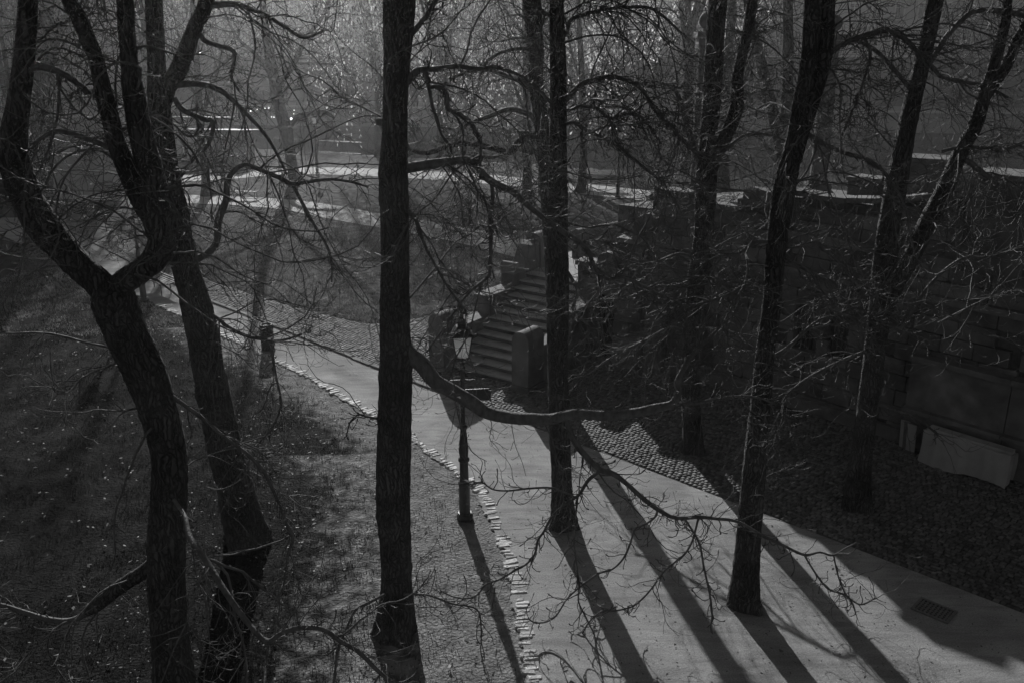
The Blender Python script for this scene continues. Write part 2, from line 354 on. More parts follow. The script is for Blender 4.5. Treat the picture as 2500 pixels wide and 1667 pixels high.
# ---- cobbles
cob_u = np.array([.691, -.7235]); cob_n = np.array([.7235, .691])
def cobble_field():
    c = 0.115; C = []
    tt = np.arange(-46, 24, c); ss = np.arange(-1.2, 13, c * .96)
    for j, s in enumerate(ss):
        off = (j % 2) * c * .5 + rng.uniform(-.035, .035)
        t = tt + off + rng.normal(0, .010, len(tt))
        wob = .035 * np.sin(tt * .9 + j * .15)
        P = np.array([0, 21.85]) + np.outer(t, cob_u) + np.outer(s + wob, cob_n)
        C.append(P)
    P = np.concatenate(C)
    keep = (P[:, 1] > kerb_y(P[:, 0]) + .17) & (P[:, 1] < cobble_far_y(P[:, 0]) - .05) & (P[:, 1] < 44)
    rel = P - np.array([-.8, 25.1]); a = rel @ np.array([.577, .816]); b = rel @ np.array([.816, -.577])
    keep &= ~((a > .1) & (np.abs(b) < 1.6)) & ~((a > 4.5) & (b > -1.8))
    P = P[keep]
    # only as far as they can be told apart; beyond, the pavement sheet's own material takes over
    return P
CB = cobble_field()
ang0 = math.atan2(cob_u[1], cob_u[0])
def cobble_geo(P, seed):
    r = np.random.default_rng(seed); n = len(P); c = .115
    w = c * r.uniform(.74, .97, n) / 2; d = c * r.uniform(.72, .93, n) / 2; h = .047 + r.normal(0, .003, n); an = ang0 + r.normal(0, .09, n)
    ca, sa = np.cos(an), np.sin(an)
    base = np.array([(-1, -1, 0), (1, -1, 0), (1, 1, 0), (-1, 1, 0), (-.94, -.94, .8), (.94, -.94, .8), (.94, .94, .8), (-.94, .94, .8), (-.85, -.85, 1), (.85, -.85, 1), (.85, .85, 1), (-.85, .85, 1)])
    V = np.zeros((n, 12, 3)); lx = base[None, :, 0] * w[:, None] * (1 + r.normal(0, .06, (n, 12))); ly = base[None, :, 1] * d[:, None] * (1 + r.normal(0, .06, (n, 12)))
    V[:, :, 0] = P[:, 0:1] + lx * ca[:, None] - ly * sa[:, None]; V[:, :, 1] = P[:, 1:2] + lx * sa[:, None] + ly * ca[:, None]
    V[:, :, 2] = -.03 + base[None, :, 2] * h[:, None] + (lx * r.normal(0, .05, (n, 1)) + ly * r.normal(0, .05, (n, 1))) * (base[None, :, 2] > 0)
    F = []
    for a in (0, 4):
        for k in range(4): F.append((a + k, a + (k + 1) % 4, a + 4 + (k + 1) % 4, a + 4 + k))
    F.append((8, 9, 10, 11)); F = np.array(F)
    Q = (np.arange(n)[:, None, None] * 12 + F[None]).reshape(-1, 4)
    return V.reshape(-1, 3), Q
pave_pts = [(x, float(kerb_y(x)) + .1) for x in np.linspace(-29, 20, 90)] + [(x, float(cobble_far_y(x))) for x in np.linspace(20, -29, 140)]
pave = sheet('cobbled_pavement', pave_pts, -0.008, M['joint'], 'cobbled pavement running past the stairs and along the stone wall')
in_frame = []
for i, p in enumerate(CB):
    f = p[1] * CP + CAM_H * SP; px = 1250 + FPX * p[0] / f; py = 833.5 - FPX * (p[1] * SP - CAM_H * CP) / f
    if 0 < px < 2490 and 0 < py < 1667: in_frame.append((f, i))
in_frame.sort(); near_ids = [i for f, i in in_frame[:300]]
rest = np.setdiff1d(np.arange(len(CB)), near_ids)
v, q = cobble_geo(CB[rest], 3)
tag(link('cobblestones', np_mesh('cobblestones', v, q), M['cobble'], pave), None, None, None, 'stuff')
cob_meshes = []
for k in range(8):
    v, q = cobble_geo(np.zeros((1, 2)), 100 + k); cob_meshes.append(np_mesh('cobblestone', v, q)); cob_meshes[-1].materials.append(M['cobble'])
for k, i in enumerate(near_ids):
    o = link('cobblestone', cob_meshes[k % 8], None, pave); o.location = (CB[i][0], CB[i][1], random.uniform(-.004, .004)); o.rotation_euler = (0, 0, random.choice([0, math.pi]) + random.uniform(-.06, .06))
# ---- kerb between sand and cobbles
def stone_mesh(name, L, W, H, seed, m, jit=.02, bev=.012):
    r = random.Random(seed); b = MB(); b.box((0, 0, H / 2), (L, W, H), taper=.95)
    b.v = [(x + r.uniform(-jit, jit), y + r.uniform(-jit, jit), z + (r.uniform(-jit, jit) * .25 if z > .01 else 0)) for x, y, z in b.v]
    me = bpy.data.meshes.new(name); me.from_pydata(b.v, [], b.f)
    bm = bmesh.new(); bm.from_mesh(me); bmesh.ops.bevel(bm, geom=bm.edges[:], offset=bev, segments=1, affect='EDGES'); bm.to_mesh(me); bm.free(); me.materials.append(m); return me
kerb = thing('kerb', 'low row of long kerbstones between sand path and cobbles', 'kerb'); kerb['kind'] = 'structure'; del kerb['category']
km = [stone_mesh('kerbstone', 0.96, .16, .065, 40 + k, M['stone_trim']) for k in range(5)]
x = -27.0; i = 0
while x < -2.0:
    y = float(kerb_y(x)); x2 = x + .69; y2 = float(kerb_y(x2))
    o = link('kerbstone', km[i % 5], None, kerb); o.location = ((x + x2) / 2, (y + y2) / 2 + .08, -.012 + random.uniform(-.006, .006)); o.rotation_euler = (0, 0, math.atan2(y2 - y, x2 - x) + random.uniform(-.012, .012))
    x = x2; i += 1
# ---- edging stones along the worn lawn
edg = thing('path_edging', 'broken line of pale rough edging stones bordering the sand path', 'edging'); edg['kind'] = 'structure'; del edg['category']
em = [stone_mesh('edging_stone', L, W, .07, 60 + k, M['edging'], .025, .018) for k, (L, W) in enumerate([(.26, .10), (.30, .11), (.22, .09), (.32, .12), (.27, .10), (.18, .11), (.28, .085), (.15, .1), (.24, .12)])]
y = 10.2
while y < 33:
    x = float(edge_x(y)); dx = float(edge_x(y + .1)) - x; an = math.atan2(.1, dx)
    gap = random.uniform(.08, .125)
    if random.random() < (.88 if y < 20 else .82 if y < 26 else .6):
        o = link('edging_stone', random.choice(em), None, edg); o.location = (x + random.uniform(-.05, .05), y, random.uniform(-.064, -.052)); o.rotation_euler = (random.uniform(-.03, .03), random.uniform(-.02, .02), an - math.pi / 2 + random.uniform(-.09, .09))
    y += gap * math.sin(an) + .0
# ---- grass, leaves, litter (nobody could count them)
def blades(n, xr, yr, seed, hmin, hmax, wid, wear_w):
    r = np.random.default_rng(seed); X = r.uniform(*xr, n); Y = r.uniform(*yr, n)
    clump = vnoise(X, Y, 3.2, 9) + .7 * vnoise(X, Y, 9, 10)
    ok = (X < edge_x(Y) - .15) & ~((Y > kerb_y(X) - .1) & (Y < cobble_far_y(X) + .12)) | (Y > cobble_far_y(X) + .12)
    ok &= ~((X > edge_x(Y) - .1) & (Y < kerb_y(X)))
    de = edge_x(Y) - X
    w = np.clip(1.05 - de / 4.2, 0, 1) * (Y < 30); w = np.where(Y > 20, w * np.clip(1 - (de - .6) / 2.2, 0, 1), w)
    ok &= (r.uniform(0, 1, n) > w * wear_w) & (clump + r.normal(0, .35, n) > -.15)
    X, Y = X[ok], Y[ok]; n = len(X); h = r.uniform(hmin, hmax, n) * (1 + .5 * clump[ok].clip(-.5, 1)); a = r.uniform(0, 6.28, n); le = r.uniform(.2, .9, n) * h
    b = r.uniform(0, 6.28, n); V = np.zeros((n, 3, 3)); wd = wid * r.uniform(.6, 1.4, n)
    V[:, 0, 0] = X + np.cos(a) * wd; V[:, 0, 1] = Y + np.sin(a) * wd; V[:, 1, 0] = X - np.cos(a) * wd; V[:, 1, 1] = Y - np.sin(a) * wd
    V[:, 2, 0] = X + np.cos(b) * le; V[:, 2, 1] = Y + np.sin(b) * le; V[:, 2, 2] = h; V[:, :2, 2] = -.02
    return V.reshape(-1, 3)
def grass_obj(gv, name, m, label): tag(link(name, np_mesh(name, gv, None, np.arange(len(gv)).reshape(-1, 3)), M[m]), label, 'grass', None, 'stuff')
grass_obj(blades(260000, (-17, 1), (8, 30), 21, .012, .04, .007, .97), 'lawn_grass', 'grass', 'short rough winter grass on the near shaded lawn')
grass_obj(blades(210000, (-21, 3), (29, 53), 22, .03, .065, .014, .9), 'sunlit_lawn_grass', 'lit_grass', 'grass in a paler sunlit tone on the lawn behind the cobbled path')
def litter(n, seed, size, m, name, label, xr, yr, dens):
    r = np.random.default_rng(seed); X = r.uniform(*xr, n); Y = r.uniform(*yr, n); ok = dens(X, Y) > r.uniform(0, 1, n); X, Y = X[ok], Y[ok]; n = len(X)
    s = size * r.uniform(.5, 1.4, n); a = r.uniform(0, 6.28, n); pts = np.array([(-1, 0), (-.3, .5), (1, .1), (.2, -.55)])
    V = np.zeros((n, 4, 3)); 
    for k in range(4):
        V[:, k, 0] = X + s * (pts[k, 0] * np.cos(a) - pts[k, 1] * np.sin(a)); V[:, k, 1] = Y + s * (pts[k, 0] * np.sin(a) + pts[k, 1] * np.cos(a)); V[:, k, 2] = .02 + r.uniform(0, .6, n) * s
    zc = np.where((Y > kerb_y(X)) & (Y < cobble_far_y(X)), .025, 0); V[:, :, 2] += zc[:, None]
    return tag(link(name, np_mesh(name, V.reshape(-1, 3), np.arange(n * 4).reshape(-1, 4)), m), label, 'leaves', None, 'stuff')
litter(3800, 31, .042, M['leaf'], 'fallen_leaves', 'dry fallen leaves scattered over lawn and path', (-16, 9), (9, 40), lambda X, Y: np.where(X < edge_x(Y), .75, np.where(Y < kerb_y(X), .12, .22)))
litter(7000, 32, .02, M['twig'], 'ground_litter', 'dark specks of twig and bud litter on the sand', (-7, 9), (9, 26), lambda X, Y: np.where(Y < kerb_y(X), .5, .1))
# ================================================================== STONE STAIRS AND TERRACE
SO = Vector((-.8, 25.1, 0)); SU = Vector((.577, .816, 0)).normalized(); SR = Vector((SU.y, -SU.x, 0))
SANG = math.atan2(SR.y, SR.x)
SM = Matrix.Translation(SO) @ Matrix.Rotation(SANG, 4, 'Z')      # local x = across (b), y = up the stairs (a)
def sbox(b, c, d): return b.box(c, d, SM)
stairs = thing('stone_staircase', 'sandstone staircase with scroll parapets and round topped piers, rising from the cobbles', 'staircase')
NS, RISE, TREAD = 13, .165, .33
for i in range(NS):
    b = MB(); z = RISE * (i + 1); a0 = TREAD * i
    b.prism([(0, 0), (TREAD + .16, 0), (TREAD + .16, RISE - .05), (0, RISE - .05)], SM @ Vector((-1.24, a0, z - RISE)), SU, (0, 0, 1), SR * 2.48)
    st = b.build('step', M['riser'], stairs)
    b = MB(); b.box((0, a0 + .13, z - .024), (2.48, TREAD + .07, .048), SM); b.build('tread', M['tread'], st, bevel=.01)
b = MB(); sbox(b, (0, TREAD * NS / 2 + .3, .0), (2.4, TREAD * NS - .6, .3)); b.build('stair_core', M['mortar'], stairs)
def round_pier(bc, a0, a1, w, h, z0, name='pier'):
    """block whose top is a half cylinder running along the stairs"""
    r = w / 2; prof = [(-r, z0), (r, z0), (r, h - r)] + [(r * math.cos(t), h - r + r * math.sin(t)) for t in np.linspace(0, math.pi, 15)[1:-1]] + [(-r, h - r)]
    b = MB(); b.prism(prof, SM @ Vector((bc, a1, 0)), SR, (0, 0, 1), -SU * (a1 - a0))
    o = b.build(name, M['stone_trim'], stairs, bevel=.012, smooth=False)
    # plinth
    b = MB(); sbox(b, (bc, (a0 + a1) / 2, z0 + .09), (w + .08, a1 - a0 + .08, .18)); b.build('plinth', M['stone'], o, bevel=.01)
    return o
for s in (-1, 1):
    bc = 1.5 * s
    round_pier(bc, -.36, .42, .56, 1.74, 0)
    # low wall, swelling block, scroll, each its own stone
    b = MB(); sbox(b, (bc, 1.2, .56), (.42, 1.55, 1.12)); b.build('parapet_wall', M['stone'], stairs, bevel=.01)
    b = MB(); sbox(b, (bc, 1.2, 1.16), (.52, 1.55, .09)); b.build('coping', M['stone_trim'], stairs, bevel=.015)
    b = MB(); sbox(b, (bc, 2.6, .86), (.46, 1.26, 1.72)); b.build('parapet_wall', M['stone'], stairs, bevel=.01)
    b = MB(); sbox(b, (bc, 2.56, 1.77), (.56, 1.42, .1)); b.build('coping', M['stone_trim'], stairs, bevel=.015)
    b = MB(); sbox(b, (bc, 4.0, 1.1), (.48, 1.52, 2.2)); b.build('parapet_wall', M['stone'], stairs, bevel=.01)
    pr = [(3.26, 2.2), (4.7, 2.2), (4.7, 3.02), (4.5, 3.04), (4.3, 2.97), (4.12, 2.8), (4.02, 2.62), (3.93, 2.5), (3.8, 2.42), (3.62, 2.38), (3.40, 2.38), (3.26, 2.34)]
    b = MB(); b.prism(pr, SM @ Vector((bc - .25, 0, 0)), SU, (0, 0, 1), SR * .5); sc = b.build('scroll', M['stone_trim'], stairs, bevel=.012)
    b = MB(); b.bar(SM @ Vector((bc - .29, 3.42, 2.42)), SM @ Vector((bc + .29, 3.42, 2.42)), .15, 16); b.build('volute', M['stone_trim'], sc, smooth=True)
    round_pier(bc, 4.72, 5.5, .62, 3.28, 1.9, 'upper_pier')
# landing, far parapet and second flight behind the wall
b = MB(); sbox(b, (.6, 6.6, 1.0), (4.6, 4.4, 2.27)); b.build('landing', M['step'], stairs)
def wall_between(p0, p1, z0, z1, th, name, m, parent, bevel=.01):
    p0, p1 = Vector((*p0, 0)), Vector((*p1, 0)); d = p1 - p0; an = math.atan2(d.y, d.x)
    b = MB(); b.box((d.length / 2, 0, (z0 + z1) / 2), (d.length, th, z1 - z0), Matrix.Translation(p0) @ Matrix.Rotation(an, 4, 'Z')); return b.build(name, m, parent, bevel=bevel)
fp = wall_between((2.2, 31.0), (4.5, 33.0), 0, 2.86, .42, 'far_parapet', M['stone'], stairs)
d = Vector((2.3, 2.0, 0)).normalized(); b = MB(); b.bar(Vector((2.2, 31, 2.9)), Vector((4.5, 33, 2.9)), .27, 16); b.build('coping_roll', M['stone_trim'], fp, smooth=True)
b = MB(); n2 = Vector((d.y, -d.x, 0)); c = Vector((4.75, 33.2, 2.85)); b.bar(c - n2 * .36, c + n2 * .36, .42, 20); b.box((c.x, c.y, 1.3), (.8, .8, 2.6)); b.build('scroll_end', M['stone_trim'], stairs, smooth=True)
for i in range(14):
    b = MB(); sbox(b, (2.9 + .33 * i + .165, 6.2, 2.13 + .17 * (i + 1) / 2), (.33, 2.3, .17 * (i + 1))); b.build('step', M['step'], stairs)

# ---- terrace wall: backing + individual stone blocks
terr = thing('stone_terrace', 'tall dark sandstone terrace wall with barred windows beside the cobbles', 'terrace')
WL = [(1.95, 27.25), (3.8, 26.2), (5.4, 24.95), (7.0, 23.5), (9.0, 21.3), (11.1, 18.95), (16.0, 13.3)]
WLp = [Vector((*p, 0)) for p in WL]
seg_len = [(WLp[i + 1] - WLp[i]).length for i in range(len(WLp) - 1)]
cum = np.concatenate([[0], np.cumsum(seg_len)])
def wall_pt(s, out=0.0):
    i = min(max(int(np.searchsorted(cum, s)) - 1, 0), len(seg_len) - 1); d = (WLp[i + 1] - WLp[i]).normalized()
    n = Vector((d.y, -d.x, 0)); n = n if n.y < 0 else -n
    return WLp[i] + d * (s - cum[i]) + n * out, math.atan2(d.y, d.x), n
TOPS = [(0, 2.85), (1.3, 2.85), (1.31, 3.68), (2.3, 3.68), (2.31, 5.0), (3.7, 5.0), (3.71, 4.98), (5.0, 4.98), (5.01, 5.2), (6.4, 5.2), (6.41, 5.55), (7.6, 5.5), (8.6, 5.58), (9.4, 5.72), (10.2, 5.9), (10.6, 5.98), (30, 6.02)]
def wall_top(s): return float(np.interp(s, [t[0] for t in TOPS], [t[1] for t in TOPS]))
blk = []
for k in range(5):
    r = random.Random(200 + k); b = MB(); b.box((0, 0, 0), (1, 1, 1)); me = bpy.data.meshes.new('stone_block'); me.from_pydata(b.v, [], b.f)
    bm = bmesh.new(); bm.from_mesh(me)
    bmesh.ops.bevel(bm, geom=bm.edges[:], offset=.025 + .008 * k, segments=1, affect='EDGES'); bm.to_mesh(me); bm.free(); me.materials.append(M['stone']); blk.append(me)
OPEN = [(6.95, 7.42, 1.65, 2.85), (7.95, 8.42, 1.62, 2.82), (.35, 1.25, 0, 2.0)]     # windows, arch under the stairs
for i in range(len(WLp) - 1):                                   # backing wall, one piece per straight run
    s0, s1 = cum[i], cum[i + 1]; cuts = sorted({s0, s1} | {t[0] for t in TOPS if s0 < t[0] < s1})
    for a, c_ in zip(cuts[:-1], cuts[1:]):
        if c_ - a < .05: continue
        top = wall_top((a + c_) / 2)
        pa, an, n = wall_pt(a + 1e-4, -.33); b = MB(); b.box(((c_ - a) / 2, 0, top / 2 - .1), (c_ - a, .42, top + .18), Matrix.Translation(pa) @ Matrix.Rotation(an, 4, 'Z')); b.build('wall_core', M['mortar'], terr)
PARA = np.arange(6.45, 17.5, .78)
for a_, c_ in zip(PARA[:-1], PARA[1:]):
    zt = wall_top((a_ + c_) / 2); p_, an, n = wall_pt((a_ + c_) / 2, -.16); b = MB(); sl = math.atan2(wall_top(c_) - wall_top(a_), c_ - a_)
    b.box((0, 0, 0), (c_ - a_ - .006, .58, .13), Matrix.Translation((p_.x, p_.y, zt + .12)) @ Matrix.Rotation(an, 4, 'Z') @ Matrix.Rotation(-sl, 4, 'Y')); b.build('coping', M['stone_trim'], terr, bevel=.02)
COURSE = [.0, .42, .86, 1.26, 1.65, 2.05, 2.45, 2.85, 3.25, 3.68, 4.1, 4.6, 5.0, 5.35, 5.7, 6.05]
nb = 0
for ci in range(len(COURSE) - 1):
    z0, z1 = COURSE[ci], COURSE[ci + 1]; s = -.05 - (ci % 2) * .35 - random.uniform(0, .15)
    while s < 15.2:
        L = random.uniform(.7, 1.15); a, c_ = s, s + L; s += L
        for (o0, o1, oz0, oz1) in OPEN:
            if z0 < oz1 - .05 and z1 > oz0 + .05 and a < o1 and c_ > o0:
                if a < o0 - .12: c_ = o0 - .01
                elif c_ > o1 + .12: a = o1 + .01
                else: a = c_
        for cc in cum[1:-1]:
            if a < cc < c_:
                if cc - a > c_ - cc: c_ = cc
                else: a = cc
        if c_ - a < .14 or z1 > wall_top((a + c_) / 2) + .06 or a < 0: continue
        p, an, n = wall_pt((a + c_) / 2, -.08 + random.uniform(-.012, .012))
        o = link('stone_block', blk[nb % 5], None, terr); o.location = (p.x, p.y, (z0 + z1) / 2); o.rotation_euler = (0, 0, an); o.scale = (c_ - a - .018, .24, z1 - z0 - .018); nb += 1
def wall_box(s0, s1, z0, z1, out, th, name, m, parent=terr, bevel=.012):
    p, an, n = wall_pt((s0 + s1) / 2, out); b = MB(); b.box((0, 0, 0), (s1 - s0, th, z1 - z0), Matrix.Translation((p.x, p.y, (z0 + z1) / 2)) @ Matrix.Rotation(an, 4, 'Z')); return b.build(name, m, parent, bevel=bevel)
# plinth, string course, cornice pieces
for i in range(1, len(WLp) - 1):
    wall_box(cum[i] + .005, cum[i + 1] - .005, 0, .34, .10, .16, 'plinth', M['stone_trim'])
    if i >= 3: wall_box(cum[i] + .005, cum[i + 1] - .005, 3.62, 3.78, .10, .26, 'string_course', M['stone_trim'])
    if i >= 3: wall_box(cum[i] + .005, cum[i + 1] - .005, 4.5, 4.68, .08, .24, 'cornice', M['stone_trim'])
# projecting lower block on the right with its ledges
for z0, z1, o_, th, nm in ((.34, 2.2, .12, .3, 'buttress'), (2.2, 2.34, .18, .42, 'ledge'), (.95, 1.05, .34, .2, 'ledge')):
    wall_box(cum[4] + .9, cum[5] - .01, z0, z1, o_, th, nm, M['stone_trim' if nm == 'ledge' else 'stone'])
    wall_box(cum[5] + .01, cum[6] - .3, z0, z1, o_, th, nm, M['stone_trim' if nm == 'ledge' else 'stone'])
# copings on the stepped top and its small piers
for s0, s1, zt, w in ((0, 1.3, 2.85, .62), (1.32, 2.28, 3.68, .6), (2.33, 3.68, 5.0, .7), (3.73, 4.98, 4.98, .58), (5.03, 6.38, 5.2, .7)):
    wall_box(s0, s1, zt, zt + .14, -.2, w, 'coping', M['stone_trim'], bevel=.02)
wall_box(2.45, 3.55, 5.145, 5.34, -.2, .6, 'pier_cap', M['stone_trim'], bevel=.03)
p, an, n = wall_pt(1.0, -.3); b = MB(); b.bar(p + n * .34 + Vector((0, 0, 3.02)), p - n * .34 + Vector((0, 0, 3.02)), .3, 18); b.build('round_cap', M['stone_trim'], terr, smooth=True)
wall_box(5.15, 6.2, 5.345, 5.6, -.2, .6, 'pier_cap', M['stone_trim'], bevel=.03)
# windows with frames and bars
for (o0, o1, z0, z1) in OPEN[:2]:
    w = wall_box(o0 + .01, o1 - .01, z0, z1, -.11, .03, 'window', M['glassy'], bevel=0)
    for k in range(4):
        q, an, n = wall_pt(o0 + (o1 - o0) * (k + .5) / 4, -.03); bb = MB(); bb.bar(q + Vector((0, 0, z0)), q + Vector((0, 0, z1)), .012, 6); bb.build('bar', M['iron'], w)
    wall_box(o0 - .1, o1 + .1, z1 + .005, z1 + .16, .05, .16, 'lintel', M['stone_trim'], w); wall_box(o0 - .1, o1 + .1, z0 - .13, z0 - .005, .06, .2, 'sill', M['stone_trim'], w)
w = wall_box(.36, 1.24, 0, 1.98, -.115, .02, 'doorway', M['dark'], bevel=0)
wall_box(1.5, 2.2, .0, .95, .32, .5, 'pedestal', M['stone_trim']); wall_box(2.5, 3.1, .0, 2.05, .22, .34, 'buttress', M['stone'])
# terrace floor and parapet curving back
P5 = [(5.7, 25.9), (6.9, 24.9), (7.48, 24.34), (7.89, 23.66), (8.48, 22.96), (9.25, 22.6), (10.1, 22.7), (10.9, 23.2)]
tf = [(3.2, 27.6), (5.6, 25.7), (7.2, 24.1), (9.2, 22.0), (11.2, 19.7), (16, 14), (20, 17.5), (14.5, 27.5), (10.4, 30.6), (6.8, 29.8)]
bm = bmesh.new(); vs = [bm.verts.new((x, y, 4.6)) for x, y in tf]; f = bm.faces.new(vs); r_ = bmesh.ops.extrude_face_region(bm, geom=[f]); bmesh.ops.translate(bm, verts=[v for v in r_['geom'] if isinstance(v, bmesh.types.BMVert)], vec=(0, 0, -4.55)); bmesh.ops.recalc_face_normals(bm, faces=bm.faces[:])
me = bpy.data.meshes.new('terrace_floor'); bm.to_mesh(me); bm.free(); link('terrace_floor', me, M['stone'], terr)
def ball_column(px, py0, py1, Y, w, label):
    p = at(px, py0, Y); top = at(px, py1, Y).z; t = thing('stone_column', label, 'column', (p.x, p.y, 4.6)); z0 = 0; H = top - 4.6; r = rad(p, w)
    b = MB(); b.box((0, 0, .15), (r * 3, r * 3, .3)); b.box((0, 0, .4), (r * 2.6, r * 2.6, .2)); b.build('base', M['stone_trim'], t, bevel=.02)
    b = MB(); b.lathe([(r * 1.22, .5), (r * 1.22, .58), (r * 1.05, .64), (r, .75), (r * .97, H * .5), (r * .84, H - .5), (r * .95, H - .42), (r * .95, H - .36)], seg=24); b.build('shaft', M['stone_trim'], t, smooth=True)
    b = MB(); b.box((0, 0, H - .27), (r * 2.3, r * 2.3, .18)); b.box((0, 0, H - .09), (r * 2.9, r * 2.9, .16)); b.build('capital', M['stone_trim'], t, bevel=.02)
    b = MB(); b.lathe([(.05, 0), (.12, .02), (.12, .1)] + [(.24 * math.sin(a), .3 - .24 * math.cos(a)) for a in np.linspace(.45, 3.1, 12)], c=(0, 0, H), seg=18); b.build('ball_finial', M['stone_trim'], t, smooth=True)
ball_column(1994, 470, 84, 28.5, 40, 'tall stone column with ball on top, right one above the terrace parapet')
ball_column(1700, 488, 78, 27.6, 36, 'tall stone column with ball on top, half hidden behind a trunk left of the terrace')
# round ended seat, pedestals and blocks at the back of the terrace
def tblock(name, label, cat, px, py, Y, w, d, h, m='stone', cap=True, rz=-.8):
    p = at(px, py, Y); t = thing(name, label, cat, (p.x, p.y, 4.6), rz)
    b = MB(); b.box((0, 0, h / 2), (w, d, h)); b.build('body', M[m], t, bevel=.02)
    if cap: b = MB(); b.box((0, 0, h + .06), (w + .12, d + .12, .12)); b.build('cap', M['stone_trim'], t, bevel=.02)
    return t
tblock('pedestal', 'square stone pedestal against the water, behind the terrace parapet', 'pedestal', 2128, 470, 29, 1.25, .8, .5)
t = thing('stone_volute', 'big round ended stone scroll on top of the terrace parapet', 'scroll', (9.95, 20.9, 5.6), -.83)
b = MB(); b.box((0, 0, .3), (.7, .8, .6)); b.build('body', M['stone'], t, bevel=.02)
b = MB(); b.bar((0, -.45, .62), (0, .45, .62), .38, 24); b.build('roll', M['stone_trim'], t, smooth=True)
tblock('pedestal', 'broad stone pier right of the scroll on the terrace', 'pedestal', 2460, 500, 19.3, 1.3, 1.0, 2.0)
tblock('pedestal', 'large dark stone block far back on the terrace at the right', 'pedestal', 2272, 470, 27.6, 1.4, 1.1, 1.3, rz=-.5)
tblock('pedestal', 'stone block with pale cap at the right edge of the terrace', 'pedestal', 2520, 470, 24, 2.2, 1.4, 1.3, rz=-.5)
# ================================================================== TREES
def unit(a): return a / np.maximum(np.linalg.norm(a, axis=-1, keepdims=True), 1e-9)
def tubes(P, Rd, S):
    """P (M,K,3), Rd (M,K) -> verts, quads of M tubes"""
    Mn, K, _ = P.shape
    T = np.empty_like(P); T[:, 1:-1] = P[:, 2:] - P[:, :-2]; T[:, 0] = P[:, 1] - P[:, 0]; T[:, -1] = P[:, -1] - P[:, -2]; T = unit(T)
    ref = np.where(np.abs(T[:, :1, 2:3]) < .8, np.array([[[0, 0, 1.]]]), np.array([[[1., 0, 0]]])); ref = np.broadcast_to(ref, T.shape)
    A = unit(np.cross(T, ref)); B = np.cross(T, A)
    th = np.arange(S) * 2 * math.pi / S
    V = P[:, :, None] + Rd[:, :, None, None] * (A[:, :, None] * np.cos(th)[None, None, :, None] + B[:, :, None] * np.sin(th)[None, None, :, None])
    i = np.arange(Mn * K * S).reshape(Mn, K, S); j = np.roll(i, -1, axis=2)
    Q = np.stack([i[:, :-1], j[:, :-1], j[:, 1:], i[:, 1:]], -1).reshape(-1, 4)
    return V.reshape(-1, 3), Q
def merge(parts):
    vs, qs, k = [], [], 0
    for v, q in parts: vs.append(v); qs.append(q + k); k += len(v)
    return np.concatenate(vs), np.concatenate(qs)
def grow(r, pos, tan, L, r0, K, ang, wig, down, up, outward=None):
    """M curved branches from pos; they sag, wander and turn up at the tip"""
    n = len(pos); q = unit(r.normal(0, 1, (n, 3))); q = q - tan * (q * tan).sum(1, keepdims=True); q = unit(q)
    if outward is not None: q = unit(q + outward)
    a = ang[0] + (ang[1] - ang[0]) * r.random((n, 1)); d = unit(tan * np.cos(a) + q * np.sin(a))
    P = np.empty((n, K, 3)); P[:, 0] = pos; st = (L / (K - 1))[:, None]; w = unit(r.normal(0, 1, (n, 3))) * wig
    for k in range(1, K):
        t = k / (K - 1); w = w * .15 + r.normal(0, 1, (n, 3)) * wig
        g = np.where(t < .62, -down, up * (t - .4)); kick = np.zeros((n, 3)); kick[:, 2] = g
        d = unit(d + w + kick); P[:, k] = P[:, k - 1] + d * st
    tt = np.linspace(0, 1, K)[None]; Rd = r0[:, None] * (1 - .62 * tt)
    return P, Rd
def sample(r, chains, n, t0=0.1, t1=1.0):
    """chains: list of (pts(k,3), rad(k)); pick n points by length"""
    Ls = np.array([np.linalg.norm(np.diff(c[0], axis=0), axis=1).sum() for c in chains]); pick = r.choice(len(chains), n, p=Ls / Ls.sum())
    pos = np.empty((n, 3)); tan = np.empty((n, 3)); rd = np.empty(n)
    t = t0 + (t1 - t0) * r.random(n)
    for i in range(n):
        p, rr = chains[pick[i]]; f = t[i] * (len(p) - 1); k = min(int(f), len(p) - 2); g = f - k
        pos[i] = p[k] * (1 - g) + p[k + 1] * g; tan[i] = p[k + 1] - p[k]; rd[i] = rr[k] * (1 - g) + rr[k + 1] * g
    return pos, unit(tan), rd
def sample_arr(r, P, Rd, n, t0=.15, t1=.98):
    Mn, K, _ = P.shape; pk = r.integers(0, Mn, n); f = (t0 + (t1 - t0) * r.random(n)) * (K - 1); k = np.minimum(f.astype(int), K - 2); g = (f - k)[:, None]
    return P[pk, k] * (1 - g) + P[pk, k + 1] * g, unit(P[pk, k + 1] - P[pk, k]), Rd[pk, k]
def limb_chain(pts, Y, sub=6):
    """[(px,py,width_px[,dY])] on depth Y -> smooth world polyline + radii"""
    W = []
    for p in pts:
        y = Y + (p[3] if len(p) > 3 else 0); v = at(p[0], p[1], y); W.append((v.x, v.y, v.z, rad(v, p[2])))
    S = smooth_pts(W, sub); return S[:, :3].copy(), np.maximum(S[:, 3], .004)
